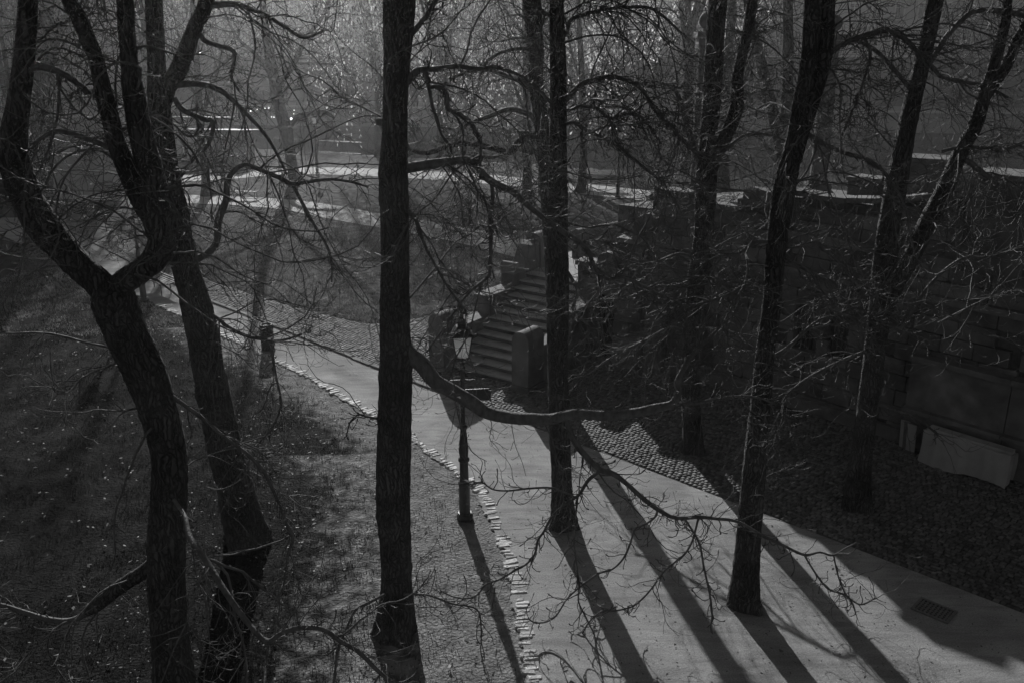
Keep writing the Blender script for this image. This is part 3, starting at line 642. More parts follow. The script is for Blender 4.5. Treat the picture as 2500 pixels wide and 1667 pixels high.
def trunk_mesh(name, chain, m, parent, S=22, rough=.05, seed=0, flare=None, end=True):
    p, rr = chain; r = np.random.default_rng(seed); K = len(p)
    T = np.empty_like(p); T[1:-1] = p[2:] - p[:-2]; T[0] = p[1] - p[0]; T[-1] = p[-1] - p[-2]; T = unit(T)
    ref = np.array([.3, 1., .1]); A = unit(np.cross(T, np.broadcast_to(ref, T.shape))); B = np.cross(T, A)
    th = np.arange(S) * 2 * math.pi / S; s = np.concatenate([[0], np.cumsum(np.linalg.norm(np.diff(p, axis=0), axis=1))])
    R_ = rr[:, None] * np.ones((1, S)); ph = r.uniform(0, 6.28, 12)
    R_ *= 1 + rough * (.6 * np.sin(3 * th[None] + 1.3 * s[:, None] + ph[0]) + .5 * np.sin(5 * th[None] - .9 * s[:, None] + ph[1]) + .45 * np.sin(2 * th[None] + 2.7 * s[:, None] + ph[2])) + (r.normal(0, rough * .4, (K, S)) if rr[0] > .05 else 0)
    for _ in range(int(s[-1] / 1.4)):                     # knots and old branch scars
        s0 = r.uniform(.15, .95) * s[-1]; t0 = r.uniform(0, 6.28); w = r.uniform(.08, .2); dth = np.angle(np.exp(1j * (th[None] - t0)))
        R_ *= 1 + r.uniform(.05, .16) * np.exp(-((s[:, None] - s0) / w) ** 2 - (dth / .45) ** 2)
    if flare:
        g = np.exp(-s / flare)[:, None]; R_ *= 1 + g * (.26 + .2 * np.sin(3 * th[None] + ph[5]) + .10 * np.sin(5 * th[None] + ph[6]) + .06 * np.sin(8 * th[None] + ph[7]))
    V = p[:, None] + R_[:, :, None] * (A[:, None] * np.cos(th)[None, :, None] + B[:, None] * np.sin(th)[None, :, None])
    i = np.arange(K * S).reshape(K, S); j = np.roll(i, -1, axis=1); Q = np.stack([i[:-1], j[:-1], j[1:], i[1:]], -1).reshape(-1, 4)
    V = V.reshape(-1, 3); tr = None
    if end:
        V = np.vstack([V, p[-1] + T[-1] * rr[-1] * .3]); e = len(V) - 1; tr = np.array([(i[-1, k], i[-1, (k + 1) % S], e) for k in range(S)])
    return link(name, np_mesh(name, V, Q, tr, smooth=True), m, parent)

def make_tree(label, Y, trunk, limbs, seed, n1=60, n2=420, n3=1700, L1=(1.2, 3.6), group='bare park trees', zmin=2.5, down=.10, tw=1.0,
              spawn_trunk=True, name='bare_tree', cross=None, sub=8, S=22, upper=0, bud=True, t_lo=.25, pale=(), spur=8.0, spur_w=1.15):
    r = np.random.default_rng(seed)
    tc = limb_chain(trunk, Y, sub); base = tc[0][0]
    # the trunk foot goes a little into the ground
    t = thing(name, label, 'tree', (float(base[0]), float(base[1]), 0), 0, group)
    inv = np.array([base[0], base[1], 0.])
    loc = lambda c: (c[0] - inv, c[1])
    tc = loc(tc); tc[0][0][2] = min(tc[0][0][2], -.05)
    trunk_mesh('trunk', tc, M['bark'], t, S=S, seed=seed, flare=.4)
    chains = []
    for li, L in enumerate(limbs):
        L = [(q[0] + (r.normal(0, 1.6) if 1 < k_ else 0), q[1] + (r.normal(0, 1.6) if 1 < k_ else 0), q[2] * r.uniform(.93, 1.07), *q[3:]) for k_, q in enumerate(L)]
        c = loc(limb_chain(L, Y, 6)); big = c[1][0] > .085 and li not in pale
        trunk_mesh('limb', c, M['bark' if big else 'bark_limb'], t, S=14 if c[1][0] > .05 else 8, rough=.05 if big else .035, seed=seed * 31 + li)
        chains.append(c)
    sp = list(chains)
    if spawn_trunk:
        k = int(len(tc[0]) * t_lo); sp.append((tc[0][k:], tc[1][k:]))
    # boughs
    parts_b, parts_t = [], []
    def outw(pos):
        o = pos - np.array([0, 0, 0.]); o[:, 2] = 0; return unit(o + 1e-6) * .5
    pos, tan, rd = sample(r, sp, n1, .12, 1)
    ok = pos[:, 2] > zmin; pos, tan, rd = pos[ok], tan[ok], rd[ok]
    r0 = np.minimum(rd * .6, r.uniform(.008, .019, len(rd)) * tw); L = r.uniform(*L1, len(rd)) * np.clip(r0 / (.011 * tw), .5, 1.3)
    P1, R1 = grow(r, pos, tan, L, r0, 16, (.6, 1.3), .15, down, .55)
    parts_b.append(tubes(P1, R1, 5))
    # branches: from boughs and from the thin limbs
    a = sample_arr(r, P1, R1, int(n2 * .7), .12, 1); b_ = sample(r, chains, n2 - int(n2 * .7), .25, 1) if chains else a
    pos = np.vstack([a[0], b_[0]]); tan = np.vstack([a[1], b_[1]]); rd = np.concatenate([a[2], b_[2]])
    ok = pos[:, 2] > .6; pos, tan, rd = pos[ok], tan[ok], rd[ok]
    r0 = np.minimum(rd * .75, r.uniform(.0055, .009, len(rd)) * tw); L = r.uniform(.45, 1.5, len(rd))
    P2, R2 = grow(r, pos, tan, L, r0, 11, (.45, 1.2), .22, down * .8, .75)
    parts_b.append(tubes(P2, R2, 4))
    # twigs with fat buds
    a = sample_arr(r, P2, R2, int(n3 * .75), .1, 1); b_ = sample_arr(r, P1, R1, n3 - int(n3 * .75), .3, 1)
    pos = np.vstack([a[0], b_[0]]); tan = np.vstack([a[1], b_[1]]); rd = np.concatenate([a[2], b_[2]])
    r0 = np.minimum(rd * .8, r.uniform(.004, .006, len(rd)) * tw); L = r.uniform(.1, .55, len(rd))
    P3, R3 = grow(r, pos, tan, L, r0, 8, (.4, 1.1), .22, .05, .85)
    if bud:
        prof = np.array([1, .95, .9, .85, .8, .8, 1.35, .3]); R3 = r0[:, None] * prof[None]
        P3[:, 6] = P3[:, 5] + (P3[:, 6] - P3[:, 5]) * .35; P3[:, 7] = P3[:, 6] + (P3[:, 7] - P3[:, 6]) * .35
    parts_t.append(tubes(P3, R3, 3))
    # short spur twigs all along the thin limbs
    thin = [c for c in chains if c[1].mean() < .05]
    if thin and spur:
        ns = int(spur * sum(np.linalg.norm(np.diff(c[0], axis=0), axis=1).sum() for c in thin))
        pos, tan, rd = sample(r, thin, ns, .05, 1); r0 = np.minimum(rd * .7, r.uniform(.0045, .0075, ns) * tw * spur_w); L = r.uniform(.1, .75, ns) * r.uniform(.5, 1, ns)
        P4, R4 = grow(r, pos, tan, L, r0, 9, (.5, 1.2), .26, .06, .8)
        if bud: R4 = r0[:, None] * np.array([1, .95, .9, .85, .8, .78, .75, 1.3, .3])[None]; P4[:, 8] = P4[:, 7] + (P4[:, 8] - P4[:, 7]) * .4
        parts_t.append(tubes(P4, R4, 4))
        pos, tan, rd = sample_arr(r, P4, R4, ns, .25, .9); r1 = np.minimum(rd * .8, .005 * tw * spur_w); P5_, R5_ = grow(r, pos, tan, r.uniform(.04, .22, ns), r1, 6, (.5, 1.1), .25, .03, .8)
        parts_t.append(tubes(P5_, R5_, 3))
    if upper:                                            # the crown above: rising boughs with branches
        kx = int(len(tc[0]) * .8); top = [(tc[0][kx:], tc[1][kx:])] + [c for c in chains if c[0][-1][2] > 10]
        pos, tan, rd = sample(r, top, upper, .1, 1); ok = pos[:, 2] > 10.3; pos, tan, rd = pos[ok], tan[ok], rd[ok]
        PU, RU = grow(r, pos, tan, r.uniform(2.5, 6, len(rd)), np.clip(rd * .7, .02, .07), 14, (.5, 1.2), .12, -.05, .1)
        parts_b.append(tubes(PU, RU, 5))
        pos, tan, rd = sample_arr(r, PU, RU, upper * 16, .15, 1); PV, RV = grow(r, pos, tan, r.uniform(.8, 2.4, len(rd)), np.full(len(rd), .014), 9, (.5, 1.2), .16, -.02, .2); parts_b.append(tubes(PV, RV, 3))
        pos, tan, rd = sample_arr(r, PV, RV, upper * 50, .15, 1); PW, RW = grow(r, pos, tan, r.uniform(.3, 1.0, len(rd)), np.full(len(rd), .008), 5, (.5, 1.2), .2, 0, .3)
        ok = PW[:, :, 2].min(1) > 10.2; parts_b.append(tubes(PW[ok], RW[ok], 3))
    v, q = merge(parts_b); tag(link('branches', np_mesh('branches', v, q, smooth=True), M['bark_limb'], t), None, None, None, 'stuff')
    v, q = merge(parts_t); tag(link('twigs', np_mesh('twigs', v, q, smooth=True), M['twig'], t), None, None, None, 'stuff')
    return t
G_ = 'bare trees around the stairs and path'
# --- nearest left tree: big fork, its foot just below the picture
b1 = ground(432, 1790); Y1 = b1.y
make_tree('big dark tree forking in a wide Y at the left, nearest to the viewer', Y1,
    [(432, 1790, 108), (426, 1667, 98), (412, 1540, 90), (405, 1420, 88), (407, 1300, 89), (414, 1200, 87), (414, 1107, 86), (388, 1000, 90), (350, 900, 98), (302, 800, 104), (278, 735, 108), (266, 700, 84)],
    [[(285, 745, 76), (240, 690, 74), (200, 655, 72), (152, 602, 74), (105, 550, 78), (72, 500, 78), (46, 428, 74), (30, 357, 68), (46, 250, 58), (59, 143, 46), (68, 0, 41), (70, -200, 36), (60, -480, 28)],
     [(268, 722, 60), (305, 688, 60), (340, 662, 60), (378, 630, 62), (392, 590, 70), (390, 550, 78), (386, 505, 76), (366, 420, 68), (343, 320, 60), (325, 220, 50), (315, 143, 43), (305, 0, 40), (300, -220, 34), (305, -480, 26)],
     [(390, 560, 50), (352, 505, 50), (332, 465, 48), (300, 395, 46), (284, 350, 46), (268, 290, 45), (257, 250, 43), (236, 150, 40), (220, 107, 40), (190, 40, 37), (170, 0, 36), (125, -150, 30), (100, -350, 22)],
     [(75, 480, 34), (40, 465, 36), (0, 452, 38), (-60, 440, 36)],
     [(50, 185, 22), (85, 163, 22), (115, 165, 20), (150, 180, 18), (190, 205, 16), (215, 225, 18)],
     [(275, 365, 14), (230, 345, 14), (180, 328, 13), (140, 322, 12), (100, 335, 9), (80, 360, 6)],
     [(378, 1370, 34), (345, 1398, 34), (290, 1432, 34), (240, 1475, 34), (215, 1492, 28)],
     [(222, 1490, 16), (170, 1515, 16), (110, 1508, 14), (50, 1490, 12), (0, 1478, 11), (-60, 1470, 8)],
     [(390, 945, 9), (446, 985, 10), (500, 1025, 10), (553, 1068, 9), (607, 1110, 9), (643, 1143, 9), (661, 1186, 9), (686, 1243, 8), (700, 1275, 8), (718, 1312, 8), (704, 1350, 6), (700, 1393, 5), (690, 1440, 4)],
     [(425, 1220, 9, -.5), (450, 1258, 11, -.9), (461, 1307, 13, -1.2), (489, 1346, 15, -1.5), (514, 1386, 15, -1.7), (557, 1457, 15, -2), (607, 1518, 14, -2.2), (650, 1566, 15, -2.4), (686, 1546, 13, -2.4), (732, 1534, 13, -2.4), (786, 1534, 12, -2.4), (832, 1566, 12, -2.4), (873, 1590, 11, -2.4), (923, 1636, 10, -2.4), (965, 1675, 9, -2.4)]],
    101, 75, 520, 2100, group=G_, zmin=1.5, L1=(1, 2.8), upper=45)
make_tree('leaning dark tree second from left, its foot and shadow on the lawn', ground(603, 1318).y,
    [(603, 1322, 92), (596, 1290, 88), (580, 1230, 88), (570, 1180, 87), (550, 1107, 82), (529, 1000, 78), (510, 900, 77), (492, 800, 76), (467, 700, 66), (448, 640, 62), (440, 580, 58), (432, 510, 54), (420, 465, 52), (405, 380, 50), (393, 286, 52), (386, 230, 50), (382, 143, 43), (375, 0, 40), (368, -220, 34), (360, -460, 24)],
    [[(390, 285, 40), (410, 215, 38), (430, 180, 42), (450, 130, 40), (480, 60, 38), (500, 20, 34), (525, -100, 28), (550, -260, 20)],
     [(485, 50, 17), (510, 18, 17), (540, 10, 16), (580, 12, 15), (612, 27, 12), (640, 32, 10), (690, 65, 9), (740, 92, 8), (790, 75, 6)],
     [(452, 652, 18), (468, 640, 18), (514, 614, 16), (532, 586, 16), (534, 540, 17), (554, 489, 16), (557, 446, 15), (571, 414, 13), (600, 404, 12), (629, 411, 12), (661, 429, 12), (689, 437, 11), (714, 450, 11), (750, 445, 10), (804, 441, 8), (860, 447, 7), (900, 455, 5)],
     [(714, 450, 9), (740, 500, 9), (760, 540, 8), (795, 600, 7), (812, 640, 6), (810, 690, 5)],
     [(480, 750, 9), (498, 757, 9), (536, 779, 9), (557, 800, 10), (607, 818, 9), (643, 830, 9), (679, 834, 7), (714, 825, 6), (757, 807, 4)],
     [(655, 838, 6), (665, 870, 6), (675, 920, 6), (686, 990, 6), (660, 1045, 6), (628, 1085, 5), (622, 1140, 4)],
     [(420, 210, 15), (470, 205, 15), (520, 215, 14), (560, 240, 12), (600, 280, 10), (650, 330, 9), (680, 390, 7), (700, 430, 5)],
     [(425, 240, 14), (445, 268, 15), (490, 290, 14), (520, 300, 12), (510, 345, 10), (490, 380, 8)],
     [(480, 70, 14), (500, 100, 12), (530, 110, 12), (570, 125, 10), (572, 150, 9), (565, 190, 7), (590, 230, 5)]],
    102, 70, 520, 2200, group=G_, zmin=2, upper=45)
make_tree('straight dark trunk in the middle foreground with low limb sweeping right', ground(966, 1545).y,
    [(966, 1550, 84), (968, 1500, 82), (968, 1428, 76), (965, 1321, 77), (960, 1214, 82), (963, 1107, 85), (965, 979, 80), (966, 871, 78), (961, 764, 74), (963, 657, 70), (963, 550, 69), (961, 429, 73), (965, 321, 63), (967, 214, 61), (972, 107, 69), (975, 0, 82), (978, -120, 80), (990, -300, 60), (1000, -520, 40)],
    [[(975, 842, 46.0), (998, 861, 42.5), (1030, 893, 39.1), (1062, 929, 36.8), (1101, 950, 35.6), (1151, 982, 33.3), (1187, 1003, 32.2), (1241, 1018, 29.9), (1294, 1023, 28.7), (1341, 1020, 27.6), (1401, 1014, 26.4), (1473, 1011, 25.3), (1544, 1007, 23.0), (1598, 996, 21.8), (1640, 984, 19.5), (1653, 960, 17.2), (1655, 935, 16.1), (1664, 905, 14.9), (1682, 878, 13.8), (1708, 850, 10.3), (1754, 802, 6.9), (1790, 770, 4)],
     [(1648, 986, 10), (1680, 985, 9), (1715, 978, 9), (1760, 970, 5), (1840, 968, 5), (1890, 985, 4)],
     [(1374, 1006, 12), (1387, 1039, 14), (1397, 1065, 15), (1415, 1095, 15), (1432, 1116, 14), (1466, 1146, 14), (1501, 1157, 14), (1530, 1182, 12), (1566, 1214, 12), (1605, 1243, 11), (1650, 1262, 10), (1706, 1260, 9), (1750, 1266, 8), (1803, 1275, 8), (1860, 1307, 8), (1910, 1332, 7), (1963, 1353, 7), (1999, 1346, 5), (2035, 1353, 5), (2071, 1336, 4), (2113, 1314, 3)],
     [(1466, 1148, 11), (1437, 1171, 9), (1416, 1203, 8), (1405, 1214, 8), (1380, 1228, 7), (1348, 1261, 7), (1330, 1293, 6), (1312, 1321, 6), (1305, 1353, 6), (1283, 1378, 5), (1251, 1393, 5), (1223, 1410, 5), (1187, 1428, 4.5), (1166, 1450, 4.5), (1141, 1460, 4), (1108, 1457, 3.5), (1076, 1441, 3)],
     [(1405, 1213, 5), (1375, 1200, 5), (1344, 1193, 5), (1294, 1193, 5), (1241, 1196, 4), (1201, 1193, 4), (1173, 1178, 3.5), (1148, 1182, 3)],
     [(1409, 1214, 5), (1405, 1268, 4.5), (1401, 1321, 4.5), (1409, 1393, 4.5), (1414, 1435, 4), (1416, 1464, 4), (1426, 1500, 4), (1451, 1550, 4), (1473, 1575, 4), (1480, 1607, 3.5), (1501, 1646, 3)],
     [(1605, 1243, 6), (1600, 1260, 6), (1580, 1278, 5), (1548, 1289, 5), (1541, 1321, 5), (1523, 1360, 5), (1494, 1389, 4.5), (1458, 1403, 4.5), (1412, 1435, 4.5), (1383, 1464, 4), (1358, 1500, 4), (1330, 1519, 4), (1301, 1517, 3.5), (1287, 1507, 3)],
     [(1706, 1260, 6), (1690, 1320, 5), (1670, 1357, 5), (1626, 1389, 5), (1594, 1432, 4.5), (1566, 1457, 4.5), (1541, 1478, 4), (1501, 1489, 4), (1466, 1493, 4), (1437, 1518, 4), (1416, 1557, 4), (1391, 1589, 3.5), (1380, 1625, 3)],
     [(1670, 1262, 6), (1678, 1275, 6), (1699, 1311, 5), (1710, 1339, 5), (1717, 1386, 5), (1735, 1446, 4.5), (1740, 1500, 4.5), (1737, 1539, 4), (1764, 1586, 4), (1803, 1614, 3.5), (1838, 1643, 3)],
     [(1963, 1353, 5), (1992, 1400, 5), (2020, 1435, 5), (2060, 1448, 4), (2100, 1470, 4), (2138, 1456, 3)],
     [(2035, 1353, 4), (2045, 1400, 4), (2060, 1440, 4), (2085, 1472, 3.5), (2092, 1500, 3)],
     [(975, 414, 26), (998, 411, 24), (1044, 404, 23), (1101, 396, 21), (1141, 391, 20), (1162, 404, 20), (1180, 429, 19), (1209, 450, 18), (1251, 471, 16), (1284, 496, 15), (1323, 529, 14), (1389, 573, 13), (1412, 590, 13), (1435, 613, 12), (1448, 641, 11), (1463, 664, 11), (1490, 684, 9), (1527, 674, 8), (1555, 692, 8), (1606, 715, 6), (1660, 740, 5)],
     [(1198, 440, 10), (1203, 480, 11), (1199, 530, 11), (1199, 580, 10), (1197, 650, 9), (1190, 676, 8), (1150, 710, 7), (1120, 750, 6), (1090, 790, 5), (1040, 860, 4)],
     [(975, 212, 22), (998, 196, 20), (1023, 175, 17), (1059, 166, 14), (1116, 164, 12), (1169, 170, 11), (1205, 164, 10), (1241, 175, 9), (1276, 193, 8), (1320, 230, 8), (1350, 260, 6)],
     [(1035, 172, 12), (1044, 200, 11), (1051, 225, 10), (1055, 257, 9), (1066, 293, 8), (1080, 329, 7), (1098, 357, 6), (1109, 389, 5)],
     [(1051, 214, 11), (1065, 212, 11), (1082, 218, 11), (1091, 236, 11), (1094, 264, 12), (1116, 279, 12), (1144, 293, 13), (1162, 321, 11), (1173, 350, 9), (1173, 393, 8), (1171, 440, 5)],
     [(990, 98, 15), (1012, 75, 14), (1037, 46, 12), (1051, 21, 11), (1068, -5, 10), (1090, -80, 8), (1130, -200, 6)],
     [(950, 302, 24), (932, 299, 20), (917, 296, 17)],
     [(985, 505, 16), (1000, 520, 14), (1015, 540, 11), (1040, 600, 8), (1070, 660, 7), (1100, 710, 6), (1140, 760, 5)],
     [(955, 1010, 8), (925, 1020, 7), (900, 1018, 6), (872, 1012, 5), (850, 1035, 4)],
     [(940, 1450, 7, -1.5), (905, 1468, 7, -1.5), (870, 1490, 7, -1.6), (845, 1530, 6, -1.7), (825, 1570, 6, -1.8), (800, 1600, 4, -1.8)],
     [(985, 1450, 5, -.6), (1045, 1452, 5, -.6), (1100, 1468, 5, -.6), (1165, 1485, 4.5, -.6), (1178, 1540, 4, -.6), (1175, 1600, 3.5, -.6), (1205, 1640, 3, -.6)]],
    103, 75, 620, 2700, group=G_, zmin=3.0, L1=(1, 3), upper=45, pale=(0, 2, 11, 13, 15), spur=13, spur_w=1.45)
make_tree('slim straight trunk standing in the sand path right of the street lamp', ground(1375, 1285).y,
    [(1375, 1288, 54), (1373, 1240, 52), (1369, 1107, 50), (1363, 996, 48), (1361, 871, 50), (1362, 729, 54), (1362, 600, 52), (1362, 500, 48), (1362, 400, 45), (1362, 321, 43), (1362, 214, 42), (1361, 107, 38), (1359, 0, 34), (1355, -160, 30), (1350, -420, 22)],
    [[(1370, 252, 16), (1384, 243, 14), (1416, 211, 13), (1444, 195, 12), (1491, 189, 11), (1537, 200, 10), (1569, 225, 10), (1598, 268, 9), (1634, 311, 8), (1670, 343, 8), (1710, 390, 5)],
     [(1372, 92, 12), (1384, 79, 10), (1394, 50, 10), (1430, 36, 9), (1473, 27, 8), (1526, 20, 8), (1580, 21, 7), (1616, 39, 7), (1660, 80, 5)],
     [(1370, 278, 9), (1384, 271, 8), (1419, 261, 8), (1455, 264, 8), (1491, 289, 7), (1544, 277, 7), (1580, 304, 6), (1610, 350, 4)],
     [(1370, 310, 12), (1400, 300, 10), (1440, 320, 9), (1500, 350, 8), (1560, 400, 7), (1620, 450, 6), (1660, 510, 4)],
     [(1370, 640, 9), (1410, 710, 8), (1400, 760, 7), (1440, 800, 6), (1420, 840, 5)],
     [(1350, 30, 10), (1330, 35, 9), (1300, 10, 8)]],
    104, 75, 560, 2300, group=G_, zmin=5.5, upper=45)
make_tree('slim trunk hidden behind the path tree, forked limbs reaching left above the stairs', 23.0,
    [(1366, 985, 46), (1362, 900, 44), (1352, 700, 42), (1344, 560, 40), (1338, 480, 38), (1330, 380, 36), (1322, 300, 34), (1310, 214, 36), (1306, 107, 37), (1297, 0, 46), (1285, -160, 38), (1275, -400, 26)],
    [[(1320, 318, 15), (1308, 298, 14), (1287, 279, 14), (1241, 268, 12), (1187, 286, 10), (1151, 300, 8), (1110, 330, 5)],
     [(1328, 335, 17), (1314, 330, 17), (1276, 343, 17), (1244, 371, 17), (1205, 361, 15), (1151, 352, 14), (1101, 354, 13), (1059, 371, 12), (1030, 377, 11), (998, 364, 8), (960, 350, 5)],
     [(1310, 240, 13), (1285, 205, 12), (1245, 190, 11), (1195, 172, 10), (1150, 175, 9), (1110, 190, 8), (1085, 215, 5)],
     [(1305, 120, 10), (1260, 120, 9), (1210, 135, 8), (1180, 160, 6)],
     [(1240, 372, 9), (1200, 385, 9), (1150, 380, 8), (1100, 395, 7)]],
    105, 60, 420, 1700, group=G_, zmin=6, upper=45)
make_tree('dark trunk at the lower right standing in the sand, long shadow at its foot', ground(1822, 1478).y,
    [(1822, 1482, 66), (1821, 1440, 64), (1823, 1390, 62), (1830, 1286, 60), (1838, 1180, 56), (1844, 1107, 54), (1856, 979, 49), (1867, 871, 45), (1884, 750, 45), (1893, 640, 48), (1901, 560, 50), (1912, 480, 54), (1922, 420, 52), (1939, 345, 44), (1955, 250, 41), (1975, 143, 40), (1986, 0, 43), (1995, -180, 36), (2005, -420, 26)],
    [[(1935, 395, 40), (1955, 330, 40), (1981, 250, 38), (2005, 179, 35), (2017, 107, 35), (2024, 0, 32), (2030, -180, 26)],
     [(2012, 150, 15), (2030, 128, 14), (2053, 111, 13), (2106, 89, 12), (2160, 77, 12), (2196, 86, 12), (2231, 111, 11), (2250, 150, 6)],
     [(1945, 330, 13), (1967, 328, 12), (1992, 339, 12), (2017, 357, 11), (2064, 375, 11), (2124, 393, 9), (2160, 421, 7), (2185, 460, 4)],
     [(1852, 1165, 20), (1862, 1170, 17), (1868, 1172, 12)],
     [(2106, 89, 7), (2125, 130, 7), (2110, 190, 6), (2085, 260, 6), (2055, 330, 5)],
     [(1890, 700, 10), (1840, 690, 9), (1780, 720, 8), (1700, 740, 7), (1640, 745, 5)],
     [(1898, 600, 10), (1850, 590, 9), (1800, 620, 8), (1740, 630, 7), (1690, 670, 5)],
     [(1895, 640, 10), (1950, 650, 9), (2000, 680, 7), (2040, 690, 5)],
     [(1865, 880, 9), (1920, 850, 9), (1990, 790, 8), (2060, 760, 8), (2120, 735, 6), (2160, 700, 4)]],
    106, 85, 600, 2500, group=G_, zmin=2.6, L1=(1, 2.8), upper=45)
make_tree('twin stemmed dark tree in the shade between staircase and terrace wall', ground(1692, 1102).y,
    [(1692, 1106, 48), (1690, 1050, 46), (1685, 930, 43), (1688, 802, 41), (1700, 690, 42), (1713, 593, 44), (1720, 517, 48), (1724, 440, 52), (1728, 357, 44), (1740, 214, 45), (1747, 71, 45), (1752, 0, 46), (1758, -180, 38), (1765, -420, 26)],
    [[(1722, 455, 36), (1742, 393, 36), (1767, 339, 34), (1796, 268, 32), (1803, 179, 30), (1821, 89, 28), (1839, 0, 28), (1850, -180, 22)],
     [(1716, 420, 14), (1690, 350, 14), (1672, 290, 13), (1660, 245, 12), (1640, 210, 8)],
     [(1745, 395, 9), (1790, 350, 9), (1830, 330, 8), (1885, 332, 7), (1920, 345, 5)],
     [(1705, 640, 9), (1660, 620, 8), (1600, 640, 8), (1540, 650, 7), (1490, 680, 5)],
     [(1700, 680, 10), (1640, 700, 9), (1560, 690, 8), (1500, 720, 6), (1450, 750, 4)],
     [(1692, 820, 8), (1640, 800, 8), (1570, 830, 7), (1500, 870, 6), (1440, 910, 5), (1390, 930, 4)]],
    107, 80, 560, 2300, group=G_, zmin=2.6, L1=(1, 2.8), upper=45)
make_tree('leaning double stemmed dark tree close to the terrace wall at the right', ground(2094, 1238).y,
    [(2094, 1244, 62), (2096, 1180, 58), (2104, 1107, 52), (2122, 979, 50), (2134, 871, 50), (2148, 750, 54), (2160, 640, 56), (2170, 550, 52), (2187, 464, 52), (2206, 357, 45), (2228, 250, 43), (2253, 143, 38), (2283, 0, 38), (2310, -160, 32), (2340, -400, 22)],
    [[(2150, 770, 44), (2175, 715, 46), (2220, 630, 44), (2262, 550, 43), (2302, 465, 42), (2346, 368, 39), (2378, 304, 36), (2406, 232, 34), (2428, 161, 27), (2446, 71, 25), (2460, 0, 22), (2475, -160, 18)],
     [(2392, 262, 26), (2417, 221, 26), (2456, 161, 26), (2481, 107, 26), (2500, 71, 26), (2540, 0, 24), (2600, -100, 18)],
     [(2262, 165, 12), (2280, 140, 13), (2314, 89, 13), (2356, 43, 13), (2392, 27, 14), (2446, 27, 14), (2490, 34, 12), (2540, 60, 8)],
     [(2225, 225, 11), (2212, 205, 10), (2189, 179, 11), (2160, 143, 10), (2117, 111, 9), (2080, 100, 6)],
     [(2262, 152, 10), (2280, 168, 10), (2303, 186, 9), (2356, 200, 9), (2403, 214, 8), (2460, 240, 6)],
     [(2335, 372, 14), (2352, 388, 14), (2375, 405, 13), (2400, 424, 13), (2417, 436, 12)],
     [(2300, 370, 9), (2346, 360, 9), (2410, 361, 9), (2446, 368, 9), (2500, 343, 9), (2550, 320, 7)],
     [(2110, 800, 10), (2160, 800, 9), (2205, 795, 9), (2250, 720, 8), (2300, 665, 8), (2360, 632, 8), (2420, 630, 7), (2500, 600, 6)],
     [(2140, 850, 9), (2080, 870, 9), (2010, 900, 8), (1960, 930, 8), (1920, 965, 7)],
     [(2120, 980, 8), (2180, 1000, 7), (2240, 1020, 6), (2290, 1060, 5)],
     [(2290, 790, 7), (2400, 735, 7), (2460, 715, 8), (2520, 712, 9)]],
    108, 95, 720, 2900, group=G_, zmin=2.4, L1=(1, 2.8), upper=45)
make_tree('dark upright trunk behind the big forked tree at the far left edge', ground(95, 652).y,
    [(95, 660, 72), (92, 600, 66), (95, 520, 62), (98, 420, 56), (102, 320, 48), (105, 200, 40), (112, 60, 34), (118, -100, 26), (120, -300, 18)],
    [[(100, 300, 20), (115, 220, 20), (130, 130, 18), (160, 50, 14), (190, -30, 10)], [(95, 180, 16), (120, 80, 14), (150, 50, 12), (180, 30, 9)], [(90, 380, 22), (40, 340, 20), (0, 330, 16)]],
    109, 70, 420, 1500, group=G_, zmin=4, tw=1.4, L1=(2, 5))
# --- trees further back on the lawn and the bank
G2 = 'bare trees on the far lawn'
make_tree('leaning forked tree by the bend of the riverside path, hazy against the light', ground(722, 443).y,
    [(722, 446, 32), (716, 420, 27), (710, 391, 26), (700, 328, 30), (684, 264, 29), (670, 200, 28), (657, 130, 23), (647, 60, 18), (641, 0, 16), (632, -120, 12), (620, -260, 8)],
    [[(705, 312, 13), (715, 300, 13), (732, 287, 13), (761, 279, 12), (793, 274, 10), (815, 290, 6)], [(676, 222, 14), (688, 198, 14), (714, 161, 13), (750, 89, 11), (786, 46, 9), (815, -30, 7), (830, -140, 4)],
     [(662, 185, 10), (648, 166, 10), (625, 129, 9), (589, 100, 8), (560, 60, 6), (540, 0, 4)], [(722, 155, 6), (760, 155, 6), (815, 160, 5)]],
    201, 90, 500, 1700, L1=(2.5, 6), group=G2, zmin=5, tw=1.8, S=14, down=.06, bud=False)
make_tree('slim tree beside the left bend of the far path, pale hut behind it', ground(507, 478).y,
    [(507, 480, 34), (503, 455, 23), (500, 400, 19), (490, 330, 18), (484, 215, 16), (478, 120, 14), (470, 20, 11), (466, -120, 8), (462, -240, 5)],
    [[(488, 300, 9), (510, 240, 8), (530, 190, 6), (540, 120, 5)], [(484, 240, 8), (455, 190, 7), (440, 120, 5)]],
    202, 80, 420, 1400, L1=(2, 6), group=G2, zmin=4, tw=1.8, S=14, down=.05, bud=False)
make_tree('thin straight tree on the lawn left of the riverside bench', ground(1287, 498).y,
    [(1287, 500, 27), (1288, 450, 22), (1288, 350, 21), (1286, 250, 18), (1282, 120, 15), (1280, 0, 12), (1278, -200, 8)],
    [[(1286, 280, 8), (1260, 220, 7), (1235, 150, 5)], [(1284, 180, 7), (1310, 110, 6), (1330, 30, 4)]],
    203, 40, 240, 800, L1=(2, 5), group=G2, zmin=4, tw=1.8, S=14, down=.06, bud=False)
make_tree('thin straight tree beside the riverside bench', ground(1418, 470).y,
    [(1418, 472, 26), (1421, 440, 21), (1424, 380, 20), (1424, 300, 18), (1420, 180, 15), (1414, 60, 12), (1410, -60, 9), (1406, -240, 6)],
    [[(1423, 300, 8), (1450, 240, 7), (1480, 150, 5)], [(1420, 200, 7), (1395, 130, 6), (1380, 40, 4)]],
    204, 40, 240, 800, L1=(2, 5), group=G2, zmin=4, tw=1.8, S=14, down=.06, bud=False)
